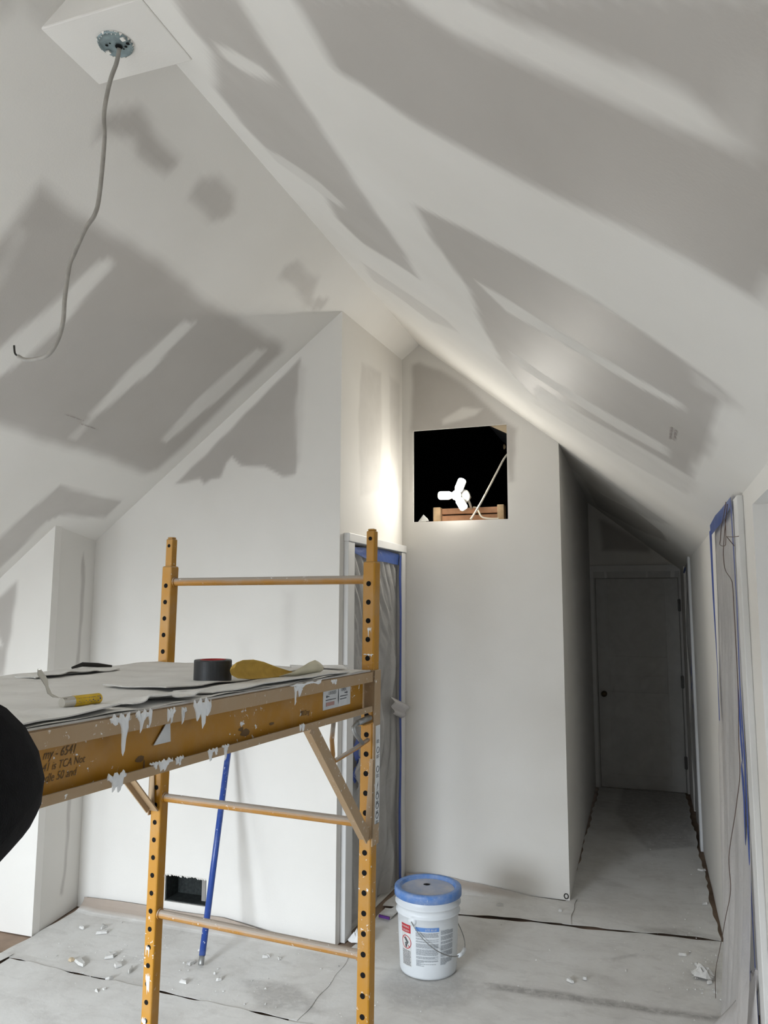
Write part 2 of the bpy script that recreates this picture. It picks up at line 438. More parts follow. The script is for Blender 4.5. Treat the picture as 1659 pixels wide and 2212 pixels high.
# ---------------------------------------------------------------- where the board paper shows, plus other greyer patches (metres on each surface)
POLYS = {
'ceil_right': [[1,0.02,[[-0.571,1.118],[-0.316,0.957],[-0.235,0.978],[-0.113,0.968],[-0.012,0.955],[0.079,0.941],[0.113,0.935],[0.14,0.911],[0.182,0.868],[0.226,1.127],[0.187,1.209],[0.182,1.291],[0.16,1.285],[0.098,1.277],[-0.032,1.299],[-0.21,1.339],[-0.424,1.353],[-0.507,1.33],[-0.555,1.333]]],[1,0.02,[[-0.197,0.881],[-0.139,0.889],[-0.073,0.882],[-0.024,0.881],[0.034,0.865],[0.076,0.874],[0.096,0.892],[0.115,0.919],[0.14,0.915],[0.183,0.872],[0.147,0.662]]],[0.35,0.02,[[0.113,0.928],[0.113,0.879],[0.126,0.793],[0.126,0.846],[0.123,0.928]]],[0.9,0.02,[[-1.035,1.413],[-1.075,1.565],[-1.069,1.651],[-1.246,1.965],[-1.262,2.17],[-1.232,2.332],[-1.067,2.421],[-1.114,2.65],[-1.051,2.792],[-0.913,2.757],[-0.806,2.765],[-0.785,2.438],[-0.784,2.265],[-0.779,1.762],[-0.755,1.327],[-0.754,1.234]]],[0.15,0.012,[[-1.012,1.576],[-0.941,1.545],[-0.859,1.543],[-0.831,1.576],[-0.873,1.617],[-0.976,1.652],[-1.031,1.636]]],[0.25,0.01,[[-1.26,2.295],[-1.155,2.256],[-1.018,2.27],[-0.971,2.367],[-1.018,2.437],[-1.115,2.404],[-1.242,2.389]]],[0.35,0.01,[[-1.222,3.225],[-1.113,3.226],[-0.968,3.217],[-0.824,3.222],[-0.786,3.332],[-0.976,3.556],[-1.101,3.491],[-1.269,3.516]]],[0.25,0.01,[[-1.634,4.758],[-1.445,4.9],[-1.266,4.969],[-1.132,5.092],[-1.427,5.457],[-1.634,5.295]]],[1,0.015,[[-0.557,1.886],[-0.412,1.817],[-0.281,1.768],[-0.096,1.743],[0.089,1.79],[0.127,1.8],[0.181,1.823],[0.18,1.915],[0.185,2.21],[0.187,2.35],[0.172,2.842],[0.178,3.423],[0.013,3.479],[-0.217,3.608],[-0.474,3.731],[-0.586,3.331],[-0.569,2.877],[-0.529,2.407],[-0.565,2.067]]],[0.15,0.01,[[-0.466,2.241],[-0.349,2.222],[-0.199,2.202],[0.017,2.168],[0.109,2.141],[0.111,2.209],[0.002,2.258],[-0.226,2.317],[-0.404,2.377],[-0.451,2.29]]],[0.35,0.01,[[-0.49,2.979],[-0.346,2.981],[-0.169,2.926],[-0.007,2.844],[0.099,2.802],[0.087,2.963],[-0.076,3.073],[-0.272,3.134],[-0.481,3.159]]],[0.3,0.02,[[-0.417,3.295],[-0.248,3.282],[0.024,3.114],[0.183,3.045],[0.181,3.49],[-0.015,3.644],[-0.312,3.8],[-0.527,3.908]]],[0.5,0.02,[[0.11,1.812],[0.206,1.853],[0.201,1.894],[0.125,1.926]]],[0.45,0.015,[[-0.497,4.955],[-0.244,4.966],[0.025,4.952],[0.154,4.945],[0.025,5.462],[-0.335,6.042],[-0.542,5.706]]],[0.7,0.012,[[-0.44,5.871],[-0.303,6.072],[-0.034,5.584],[0.115,5.716],[0.154,6.137],[-0.085,6.947],[-0.425,7.588]]]],
'ceil_left': [[0.4,0.03,[[-1.551,1.456],[-1.373,1.683],[-1.477,1.636],[-1.573,1.564]]],[0.5,0.03,[[-1.598,1.396],[-1.551,1.456],[-1.587,1.478],[-1.632,1.462],[-1.642,1.44]]],[1,0.035,[[-1.877,1.9],[-1.874,2.135],[-1.865,2.344],[-1.858,2.736],[-1.876,2.923],[-1.857,3.309],[-1.836,3.629],[-1.867,3.691],[-2.161,3.686],[-2.44,3.703],[-2.653,3.694],[-2.687,3.641],[-2.668,3.337],[-2.665,2.999],[-2.651,2.55],[-2.631,2.25],[-2.289,1.924],[-2.066,1.935]]],[0.75,0.012,[[-1.997,1.931],[-2.002,1.989],[-2.15,2.066],[-2.363,2.116],[-2.266,2.019],[-2.138,2.011]]],[0.05,0.016,[[-1.961,2.309],[-1.937,2.334],[-1.957,2.372],[-2.182,2.412],[-2.35,2.401],[-2.469,2.359],[-2.566,2.319],[-2.468,2.221],[-2.371,2.256],[-2.21,2.292]]],[0.1,0.012,[[-1.981,2.918],[-1.968,2.981],[-2.216,3.02],[-2.453,2.976],[-2.509,2.965],[-2.495,2.921],[-2.232,2.9]]],[0.5,0.015,[[-2.49,2.941],[-2.47,2.964],[-2.623,2.993],[-2.625,2.931]]],[0.3,0.012,[[-1.912,3.489],[-1.896,3.572],[-2.132,3.614],[-2.498,3.556],[-2.484,3.492],[-2.21,3.46]]],[0.9,0.025,[[-1.601,1.913],[-1.545,1.969],[-1.565,2.101],[-1.576,2.244],[-1.586,2.259],[-1.628,2.251],[-1.632,2.213],[-1.637,2.098],[-1.617,2.045],[-1.649,1.954],[-1.687,1.934],[-1.643,1.899]]],[0.75,0.025,[[-1.578,2.387],[-1.533,2.447],[-1.533,2.572],[-1.578,2.644],[-1.618,2.628],[-1.647,2.586],[-1.644,2.529],[-1.643,2.411]]],[0.55,0.02,[[-1.545,3.187],[-1.546,3.322],[-1.526,3.421],[-1.596,3.509],[-1.602,3.658],[-1.647,3.518],[-1.617,3.34],[-1.638,3.178],[-1.588,3.15]]],[0.6,0.01,[[-1.58,3.545],[-1.557,3.629],[-1.625,3.65],[-1.634,3.583]]],[0.8,0.012,[[-2.87,3.168],[-2.871,3.279],[-2.873,3.688],[-2.995,3.697],[-3.019,3.363],[-3.075,3.317],[-3.246,3.325],[-3.383,3.322],[-3.562,3.284],[-3.411,3.134],[-3.199,3.127]]]],
'back': [[1,0.012,[[-1.812,3.098],[-1.817,2.899],[-1.821,2.517],[-1.828,2.434],[-1.907,2.425],[-2.025,2.492],[-2.179,2.514],[-2.235,2.566],[-2.276,2.528],[-2.304,2.448],[-2.368,2.441],[-2.413,2.41],[-2.445,2.439],[-2.614,2.417],[-2.479,2.526],[-2.217,2.753],[-1.989,2.947]]],[0.35,0.025,[[-1.806,3.059],[-1.777,3.029],[-1.786,2.763],[-1.809,2.501],[-1.829,2.766]]],[0.22,0.04,[[-1.893,1.783],[-1.831,1.783],[-1.823,1.41],[-1.879,1.409]]],[0.16,0.05,[[-2.143,1.528],[-2.071,1.53],[-2.048,0.27],[-2.118,0.262]]]],  # last patch: faint greyer upright strip beside the pole
'front': [[1,0.02,[[-3.337,1.836],[-3.353,1.549],[-3.385,1.315],[-3.607,1.275],[-3.734,1.543],[-3.449,1.758]]],[0.1,0.012,[[-3.449,1.56],[-3.398,1.472],[-3.418,1.471],[-3.453,1.496]]]],
'jog': [[0.7,0.008,[[3.684,2.023],[3.71,1.934],[3.708,1.495],[3.704,1.352],[3.696,0.66],[3.677,0.25],[3.666,0.109],[3.637,0.119],[3.655,0.257],[3.659,0.668],[3.669,1.354],[3.683,1.517],[3.667,1.932]]]],
'gable': [[0.85,0.02,[[-1.452,3.339],[-1.403,3.353],[-1.357,3.329],[-1.254,3.283],[-1.085,3.153],[-0.93,3.002],[-0.832,2.905],[-0.746,2.844],[-0.76,2.736],[-0.785,2.51],[-0.811,2.505],[-0.83,2.823],[-1.458,2.877]]],[0.1,0.015,[[-1.244,2.937],[-1.108,3.008],[-0.979,2.985],[-1.019,2.945],[-1.234,2.905]]],[0.3,0.012,[[-1.471,2.885],[-1.445,2.883],[-1.452,2.475],[-1.471,2.476]]]],
'closet': [[0.4,0.02,[[4.091,3.148],[4.407,3.169],[4.439,2.777],[4.392,2.418],[4.086,2.346],[4.06,2.804]]],[0.3,0.02,[[4.563,3.196],[4.758,3.196],[4.762,2.503],[4.607,2.479]]]],
'end': [[1,0.03,[[-0.433,2.587],[-0.384,2.581],[0.039,2.307],[0.037,2.253],[-0.407,2.276]]]],
'paper': [[0.8,0.02,[[-0.784,3.694],[-0.494,3.714],[-0.253,3.704],[-0.024,3.71],[0.234,3.737],[0.379,3.773],[0.374,3.733],[0.23,3.697],[-0.024,3.662],[-0.288,3.642],[-0.525,3.642],[-0.732,3.648]]],[0.5,0.03,[[-0.259,9.448],[0.279,8.187],[0.255,6.189],[-0.06,5.964],[-0.315,6.91]]],[0.35,0.06,[[-1.195,3.654],[-0.892,3.785],[-0.729,3.631],[-0.839,3.384],[-1.072,3.342],[-1.199,3.466]]],[0.4,0.03,[[-0.132,4.559],[0.126,4.619],[0.28,4.551],[0.253,4.483],[-0.061,4.491]]],[0.5,0.03,[[-1.828,3.336],[-1.569,3.381],[-1.356,3.202],[-1.631,3.145]]],[0.5,0.012,[[-0.233,4.135],[-0.115,4.219],[-0.109,4.2],[-0.221,4.108]]]]}

def board_values(P, polys):
    x = P[:, 0]+0.005*np.sin(P[:, 1]*9+1.3)+0.0025*np.sin(P[:, 1]*31+P[:, 0]*13)
    y = P[:, 1]+0.005*np.sin(P[:, 0]*8+0.4)+0.0025*np.sin(P[:, 0]*27+P[:, 1]*11)
    val = np.zeros(len(P))
    for v, soft, poly in polys:
        q = np.array(poly)
        m = 4*soft
        sel = (x > q[:, 0].min()-m) & (x < q[:, 0].max()+m) & (y > q[:, 1].min()-m) & (y < q[:, 1].max()+m)
        if not sel.any():
            continue
        px, py = x[sel], y[sel]
        inside = np.zeros(len(px), bool)
        d2 = np.full(len(px), 1e9)
        n = len(q)
        for i in range(n):
            ax, ay = q[i]
            bx, by = q[(i+1) % n]
            ex, ey = bx-ax, by-ay
            L = ex*ex+ey*ey+1e-12
            t = np.clip(((px-ax)*ex+(py-ay)*ey)/L, 0, 1)
            d2 = np.minimum(d2, (px-ax-t*ex)**2+(py-ay-t*ey)**2)
            if ay != by:
                c = ((ay > py) != (by > py)) & (px < (bx-ax)*(py-ay)/(by-ay)+ax)
                inside ^= c
        sd = np.sqrt(d2)*np.where(inside, 1, -1)
        w = np.clip(sd/(2*soft)+0.5, 0, 1)
        w = w*w*(3-2*w)
        val[sel] = val[sel]*(1-w)+v*w
    return val

def slab(name, fn, u0, u1, v0, v1, step, polys, thick, mat='drywall', hole=None, edge=None, brown=None, parent=None):
    """a board with a fine front face fn(u,v,0) and a flat back fn(u,v,thick); hole = (u0,u1,v0,v1) cut right through"""
    def axis(a, b, cuts):
        pts = [a]+sorted((c for c in cuts if min(a, b) < c < max(a, b)), reverse=a > b)+[b]
        out = [a]
        for p, q in zip(pts, pts[1:]):
            n = max(1, int(round(abs(q-p)/step)))
            out += [p+(q-p)*(i+1)/n for i in range(n)]
        return np.array(out)
    us = axis(u0, u1, hole[:2] if hole else [])
    vs = axis(v0, v1, hole[2:] if hole else [])
    U, V = np.meshgrid(us, vs)
    P = np.stack([U.ravel(), V.ravel()], 1)
    nu, nv = len(us), len(vs)
    verts = [fn(a, b, 0.0) for a, b in P]
    faces, mi = [], []
    for j in range(nv-1):
        for i in range(nu-1):
            if hole:
                cu, cv = (us[i]+us[i+1])/2, (vs[j]+vs[j+1])/2
                if hole[0] < cu < hole[1] and hole[2] < cv < hole[3]:
                    continue
            faces.append((j*nu+i, j*nu+i+1, (j+1)*nu+i+1, (j+1)*nu+i))
            mi.append(0)
    b = len(verts)
    verts += [fn(u0, v0, thick), fn(u1, v0, thick), fn(u1, v1, thick), fn(u0, v1, thick)]
    f0 = len(verts)
    verts += [fn(u0, v0, 0.0), fn(u1, v0, 0.0), fn(u1, v1, 0.0), fn(u0, v1, 0.0)]
    for k in range(4):
        faces.append((f0+k, f0+(k+1) % 4, b+(k+1) % 4, b+k))
        mi.append(1)
    if hole:
        h0 = len(verts)
        hc = [(hole[0], hole[2]), (hole[1], hole[2]), (hole[1], hole[3]), (hole[0], hole[3])]
        verts += [fn(a, c, 0.0) for a, c in hc]+[fn(a, c, thick) for a, c in hc]
        for k in range(4):
            faces.append((h0+k, h0+(k+1) % 4, h0+4+(k+1) % 4, h0+4+k))
            mi.append(1)
            faces.append((b+k, b+(k+1) % 4, h0+4+(k+1) % 4, h0+4+k))
            mi.append(1)
    else:
        faces.append((b, b+1, b+2, b+3))
        mi.append(1)
    me = bpy.data.meshes.new(name)
    me.from_pydata(verts, [], faces)
    me.materials.append(MAT[mat])
    me.materials.append(MAT[edge or mat])
    me.polygons.foreach_set('material_index', mi)
    at = me.attributes.new('board', 'FLOAT', 'POINT')
    val = np.zeros(len(verts), np.float32)
    if polys:
        val[:len(P)] = board_values(P, polys)
    at.data.foreach_set('value', val)
    if brown is not None:
        at = me.attributes.new('brown', 'FLOAT', 'POINT')
        bv = np.zeros(len(verts), np.float32)
        bv[:len(P)] = [brown(a, c) for a, c in P]
        at.data.foreach_set('value', bv)
    me.update()
    o = bpy.data.objects.new(name, me)
    col.objects.link(o)
    return o

# ================================================================ THE ROOM
XR, ZR, SR, SL = -1.402, 3.473, 0.8135, 0.785       # ridge, right and left ceiling slopes
YB, YG, YE, YF = 3.81, 4.81, 7.90, 3.40             # back wall, gable wall, corridor end, left gable
def zr(x): return ZR-SR*(x-XR)
def zl(x): return ZR-SL*(XR-x)

struct(slab('ceiling', lambda x, y, w: (x+w*0.63, y, zr(x)+w*0.77), XR, 0.42, -2.7, 8.0, 0.021, POLYS['ceil_right'], 0.12))
struct(slab('ceiling.001', lambda x, y, w: (x-w*0.62, y, zl(x)+w*0.79), XR, -4.4, -2.7, 4.83, 0.021, POLYS['ceil_left'], 0.12))
struct(slab('wall_back', lambda x, z, w: (x, YB+w, z), -3.25, -1.557, 0.0, 3.42, 0.016, POLYS['back'], 0.02, hole=(-2.572, -2.312, 0.10, 0.243), edge='gypsum'))
struct(slab('wall_left', lambda x, z, w: (x, YF+w, z), -4.4, -3.09, 0.0, 2.4, 0.016, POLYS['front'], 0.05))
struct(slab('wall_jog', lambda y, z, w: (-3.09-(y-YF)*0.15-w, y, z), YF+0.002, YB+0.03, 0.0, 2.25, 0.012, POLYS['jog'], 0.04))
def xc(y): return -1.557+(y-YB)*0.035
struct(slab('wall_closet', lambda y, z, w: (xc(y)-w, y, z), YB+0.002, YG, 0.0, 3.46, 0.016, POLYS['closet'], 0.045, hole=(3.955, 4.735, -0.01, 2.062)))
HOLE = (-1.443, -0.817, 2.265, 2.88)
struct(slab('wall_gable', lambda x, z, w: (x, YG+w, z), -1.56, -0.492, 0.012, 3.50, 0.016, POLYS['gable'], 0.016, hole=HOLE, edge='gypsum'))
struct(slab('wall_corridor', lambda y, z, w: (-0.492-(y-YG)*0.0135-w, y, z), YG+0.002, YE+0.05, 0.012, 2.85, 0.05, None, 0.016))
struct(slab('wall_end', lambda x, z, w: (x, YE+w, z), -0.56, 0.42, 0.0, 2.85, 0.02, POLYS['end'], 0.05, hole=(-0.489, 0.288, -0.01, 2.004)))
m = MB()
XW = 0.31
for a, b, z0, z1 in ((-2.7, 0.55, 0, 2.2), (0.55, 2.52, 2.015, 2.2), (2.52, 2.86, 0, 2.2), (2.86, 3.80, 2.085, 2.2), (3.80, 6.20, 0, 2.2), (6.20, 7.25, 2.11, 2.2), (7.25, 8.0, 0, 2.2)):
    m.box((XW, a, z0), (XW+0.10, b, z1))
struct(m.build('wall_right', 'drywall'))
m = MB()                                            # dormer recess beside the camera, with its window opening
m.box((XW+0.10, 2.52, 0), (1.45, 2.60, 2.2)).box((XW+0.10, 0.47, 0), (1.45, 0.55, 2.2)).box((XW+0.10, 0.47, 2.015), (1.45, 2.60, 2.2))
m.box((1.35, 0.55, 0), (1.45, 2.52, 0.7)).box((1.35, 0.55, 1.9), (1.45, 2.52, 2.015)).box((1.35, 0.55, 0.7), (1.45, 0.75, 1.9)).box((1.35, 2.3, 0.7), (1.45, 2.52, 1.9))
struct(m.build('wall_dormer', 'white_paint'))
m = MB()
m.box((-4.45, -2.75, 0), (-3.45, -2.65, 3.6)).box((-1.85, -2.75, 0), (0.42, -2.65, 3.6)).box((-3.45, -2.75, 0), (-1.85, -2.65, 0.7)).box((-3.45, -2.75, 2.42), (-1.85, -2.65, 3.6))
struct(m.build('wall_rear', 'drywall'))
struct(MB().box((-4.5, -2.75, 0), (-4.4, -1.3, 1.4)).box((-4.5, 0.1, 0), (-4.4, 3.5, 1.4)).box((-4.5, -1.3, 0), (-4.4, 0.1, 0.7)).build('wall_far_left', 'drywall'))
m = MB()
m.box((-4.6, -2.8, -0.12), (1.5, 8.05, -0.006))
struct(m.build('floor', 'subfloor'))
def window(name, lo, hi, ax):
    m = MB()
    (x0, y0, z0), (x1, y1, z1) = lo, hi
    t = 0.05
    if ax == 'x':
        for b in ((x0, y0, z0, x1, y1, z0+t), (x0, y0, z1-t, x1, y1, z1), (x0, y0, z0, x0+t, y1, z1), (x1-t, y0, z0, x1, y1, z1), ((x0+x1)/2-t/2, y0, z0, (x0+x1)/2+t/2, y1, z1)):
            m.box(b[:3], b[3:])
    else:
        for b in ((x0, y0, z0, x1, y1, z0+t), (x0, y0, z1-t, x1, y1, z1), (x0, y0, z0, x1, y0+t, z1), (x0, y1-t, z0, x1, y1, z1)):
            m.box(b[:3], b[3:])
    return struct(m.build(name, 'trim', bevel=0.003))
window('window_1', (-3.45, -2.72, 0.7), (-1.85, -2.68, 2.42), 'x')
window('window_3', (-4.47, -1.3, 0.7), (-4.43, 0.1, 1.4), 'y')
window('window_2', (1.38, 0.75, 0.7), (1.42, 2.3, 1.9), 'y')

# dark spaces behind openings
def cavity(name, lo, hi, mat, open_side):
    m = MB()
    (x0, y0, z0), (x1, y1, z1) = lo, hi
    t = 0.02
    walls = {'-x': ((x0-t, y0, z0), (x0, y1, z1)), '+x': ((x1, y0, z0), (x1+t, y1, z1)), '-y': ((x0-t, y0-t, z0), (x1+t, y0, z1)), '+y': ((x0-t, y1, z0), (x1+t, y1+t, z1)), '-z': ((x0-t, y0-t, z0-t), (x1+t, y1+t, z0)), '+z': ((x0-t, y0-t, z1), (x1+t, y1+t, z1+t))}
    for k, (a, b) in walls.items():
        if k != open_side:
            m.box(a, b)
    return struct(m.build(name, mat))
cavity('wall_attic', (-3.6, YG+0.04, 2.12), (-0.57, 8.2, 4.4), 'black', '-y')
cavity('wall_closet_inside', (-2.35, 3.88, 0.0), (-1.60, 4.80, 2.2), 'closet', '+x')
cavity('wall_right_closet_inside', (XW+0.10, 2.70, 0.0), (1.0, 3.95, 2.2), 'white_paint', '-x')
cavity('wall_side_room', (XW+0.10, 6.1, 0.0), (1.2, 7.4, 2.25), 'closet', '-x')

struct(MB().box((-0.60, YE+0.06, 0), (0.40, YE+0.08, 2.3)).build('wall_end_light_block', 'closet'))  # unseen panel added to stop sky light leaking around the door

# flat pad under the ridge for a lamp
m = MB()
m.box((-1.585, 1.565, 3.336), (-1.238, 1.815, 3.44))
struct(m.build('trim_1', 'drywall', bevel=0.004))
# casings
m = MB()
def cw(y, z, w): return (xc(y)+w, y, z)
def cbox(m, y0, y1, z0, z1, w): m.box((0, y0, z0), (w, y1, z1), lambda w_, y, z: cw(y, z, w_))
cbox(m, 3.865, 3.955, 0.0, 2.062, 0.028)
cbox(m, 4.735, 4.805, 0.0, 2.062, 0.028)
cbox(m, 3.862, 4.81, 2.062, 2.108, 0.034)
struct(m.build('trim_2', 'trim', bevel=0.003))
m = MB()
m.box((XW-0.02, 2.735, 0.0), (XW, 2.862, 2.075))
struct(m.build('trim_3', 'trim', bevel=0.003))
m = MB()
m.box((XW-0.018, 6.09, 0.0), (XW, 6.20, 2.09))
struct(m.build('trim_4', 'white_paint', bevel=0.003))
m = MB()
m.box((-0.535, YE-0.018, 0.0), (-0.489, YE, 2.004)).box((0.288, YE-0.018, 0.0), (XW-0.001, YE, 2.004)).box((-0.535, YE-0.018, 2.004), (XW-0.001, YE, 2.13))
struct(m.build('trim_5', 'trim', bevel=0.003))

# door at the corridor's end: a stile and rail frame with recessed panels
m = MB()
x0, x1, zt = -0.482, 0.281, 1.998
pan = [(1.245, 1.845), (0.905, 1.065), (0.135, 0.645)]
px0, px1 = -0.372, 0.158
y0, y1 = YE+0.004, YE+0.040
m.box((x0, y0, 0.006), (px0, y1, zt)).box((px1, y0, 0.006), (x1, y1, zt))
zs = [0.006]
for a, b in sorted(pan):
    zs += [a, b]
zs.append(zt)
for a, b in zip(zs[0::2], zs[1::2]):
    m.box((px0, y0, a), (px1, y1, b))
for a, b in pan:
    m.box((px0, y0+0.012, a), (px1, y1, b))
door = struct(m.build('door_1', 'trim', bevel=0.002))
kb = MB()
fnk = lambda x, y, z: (-0.43+x, YE-0.05-z+0.05, 0.885+y)
kb.lathe([(0.0, 0.062), (0.018, 0.06), (0.028, 0.048), (0.027, 0.036), (0.013, 0.026), (0.011, 0.01), (0.026, 0.006), (0.027, 0.0)], 24, fnk)
kb.build('door_knob', 'brass', door, smooth=True)
for z in (1.74, 1.02, 0.28):
    MB().box((0.272, YE-0.022, z-0.055), (0.300, YE+0.006, z+0.055)).tube([(0.286, YE-0.022, z-0.06), (0.286, YE-0.022, z+0.06)], 0.008).build('door_hinge', 'dark', door)

# vent opening low in the back wall
vt = empty('wall_vent_opening', (-2.442, YB+0.05, 0.10), 'dark rectangular duct opening cut low in the back wall behind the scaffold', 'vent')
m = MB()
a, b, c, d, e = -2.58, -2.305, 0.095, 0.25, YB+0.12
f0 = YB+0.006
m.box((a+.010, f0, c+.008), (b-.010, e, c+.012)).box((a+.010, f0, d-.010), (b-.010, e, d-.006)).box((a+.010, f0, c+.008), (a+.014, e, d-.006)).box((b-.014, f0, c+.008), (b-.010, e, d-.006)).box((a, e, c), (b, e+0.01, d))
m.build('duct_liner', 'duct', vt)
m = MB()
for i in range(26):
    x = -2.572+0.26*(i+rng.random())/26
    s = 0.004+0.007*rng.random()
    m.add([(x-s, YB-0.002, 0.243), (x+s, YB-0.002, 0.243), (x+s*0.3, YB+0.004, 0.243-s*1.3), (x-s, YB+0.01, 0.247), (x+s, YB+0.01, 0.247)], [(0, 1, 2), (0, 3, 4, 1), (3, 2, 4), (0, 2, 3), (1, 4, 2)])
m.build('torn_paper_edge', 'gypsum', vt)

# ================================================================ FLOOR PAPER
def sheet(name, poly, z, label, curl=None, step=0.02, brown=None, lift=None):
    """a sheet of floor paper with a slightly waved outline; curl(x, y) -> (dy, dz) turns an edge up a wall"""
    q = np.array(poly)
    x0, x1, y0, y1 = q[:, 0].min(), q[:, 0].max(), q[:, 1].min(), q[:, 1].max()
    nx, ny = max(2, int((x1-x0)/step)), max(2, int((y1-y0)/step))
    # map a unit square on the quad so that the outline stays crisp
    A, B, Cc, D = [Vector((*p, 0)) for p in poly]
    verts, uv = [], []
    for j in range(ny+1):
        for i in range(nx+1):
            s, t = i/nx, j/ny
            p = A*(1-s)*(1-t)+B*s*(1-t)+Cc*s*t+D*(1-s)*t
            e = min(s, 1-s, t, 1-t)
            wob = 0.006*math.sin(p.x*13+p.y*7)+0.004*math.sin(p.x*37-p.y*29)
            k = max(0, 1-e*12)
            x, y = p.x+wob*k*(1 if s < .5 else -1), p.y+wob*k*(1 if t < .5 else -1)
            zz = z+0.0015*(1+math.sin(x*5.1+y*3.3)*math.sin(y*4.7-x*2))+0.002*k*(1+math.sin(x*9-y*11))
            if lift:
                zz += lift(x, y)
            if curl:
                x, y, zz = curl(x, y, zz)
            verts.append((x, y, zz))
            uv.append((p.x, p.y))
    w = nx+1
    faces = [(j*w+i, j*w+i+1, (j+1)*w+i+1, (j+1)*w+i) for j in range(ny) for i in range(nx)]
    me = bpy.data.meshes.new(name)
    me.from_pydata(verts, [], faces)
    me.materials.append(MAT['paper'])
    uv = np.array(uv)
    at = me.attributes.new('board', 'FLOAT', 'POINT')
    at.data.foreach_set('value', board_values(uv, POLYS['paper']).astype(np.float32))
    at = me.attributes.new('brown', 'FLOAT', 'POINT')
    at.data.foreach_set('value', np.array([brown(*p) if brown else 0.0 for p in uv], np.float32))
    me.update()
    o = bpy.data.objects.new(name, me)
    col.objects.link(o)
    md = o.modifiers.new('solid', 'SOLIDIFY')
    md.thickness = 0.0015
    md.offset = -1
    return tag(o, label, 'floor paper')
def curl_back(x, y, z):
    # the far edge rolls up against the back wall, highest near the jog
    r = 0.09
    k = 1.0 if x < -2.2 else max(0.25, 1-(x+2.2)/0.9)
    d = y-(YB-0.012-r)
    if d > 0:
        a = min(d/r, 1.25)*k
        return x, YB-0.012-r+r*math.sin(min(a, 1.4)), z+r*(1-math.cos(min(a, 1.4)))*0.95
    return x, y, z
sheet('floor_paper', [(-3.085, 3.16), (-1.43, 3.098), (-1.44, 3.845), (-3.09, 3.845)], 0.004, 'dusty floor paper curling up at the foot of the back wall', curl_back, brown=lambda x, y: max(0, min(1, (y-3.735)/0.03))*max(0, min(0.9, (-1.75-x)/0.4)))
sheet('floor_paper', [(-1.475, 3.04), (0.305, 3.04), (0.30, 4.515), (-1.475, 4.362)], 0.002, 'sheet of dusty floor paper that the bucket stands on')
sheet('floor_paper', [(-2.98, -1.6), (0.305, -1.6), (0.305, 3.022), (-2.985, 3.146)], 0.008, 'widest sheet of dusty floor paper under the scaffold', step=0.03)
sheet('floor_paper', [(-4.2, -1.0), (-2.95, -1.0), (-3.0, 3.19), (-4.2, 3.12)], 0.007, 'strip of dusty floor paper beside the left hand front wall')
def curl_gable(x, y, z):
    k = max(0, min(1, (-0.72-x)/0.6))
    d = y-4.70
    if d > 0 and x < -0.5:
        return x, min(y, 4.80), z+d*0.55*k
    return x, y, z
sheet('floor_paper', [(-1.49, 4.375), (-0.455, 4.466), (-0.455, 4.85), (-1.49, 4.80)], 0.010, 'narrow strip of floor paper folded up under the wall with the attic hole', curl_gable, brown=lambda x, y: max(0, min(0.7, (y-4.72)/0.05))*max(0, min(1, (-0.7-x)/0.3)))
sheet('floor_paper', [(-0.50, 4.466), (0.288, 4.530), (0.268, 7.86), (-0.50, 7.86)], 0.006, 'long sheet of dusty floor paper running down the dark corridor', lift=lambda x, y: 0.02*max(0, (x-0.2)/0.1)*max(0, math.sin(y*5.0+0.6))**3)

# loose scraps at the paper's edges
def flake(name, x, y, z, size, rot, label, cat='scrap', mat='gypsum', n=6, thick=0.006, curlz=0.0, aspect=1.0, group=None, seed=0):
    r_ = np.random.default_rng(seed)
    m = MB()
    a = np.sort(r_.random(n))*2*math.pi
    rr = size*(0.65+0.5*r_.random(n))
    cr, sr = math.cos(rot), math.sin(rot)
    def f(u, v, w):
        u2, v2 = u*aspect, v
        return (x+u2*cr-v2*sr, y+u2*sr+v2*cr, z+w+curlz*(u*u+0.3*u*v)/max(size, 1e-3))
    top = [(rr[i]*math.cos(a[i]), rr[i]*math.sin(a[i])) for i in range(n)]
    vs = [f(u, v, 0) for u, v in top]+[f(u*0.85, v*0.85, thick*(0.7+0.6*r_.random())) for u, v in top]+[f(0, 0, thick*1.2)]
    fs = [tuple(range(n-1, -1, -1))]+[(i, (i+1) % n, n+(i+1) % n, n+i) for i in range(n)]+[(n+i, n+(i+1) % n, 2*n) for i in range(n)]
    m.add(vs, fs)
    return tag(m.build(name, mat), label, cat, group)
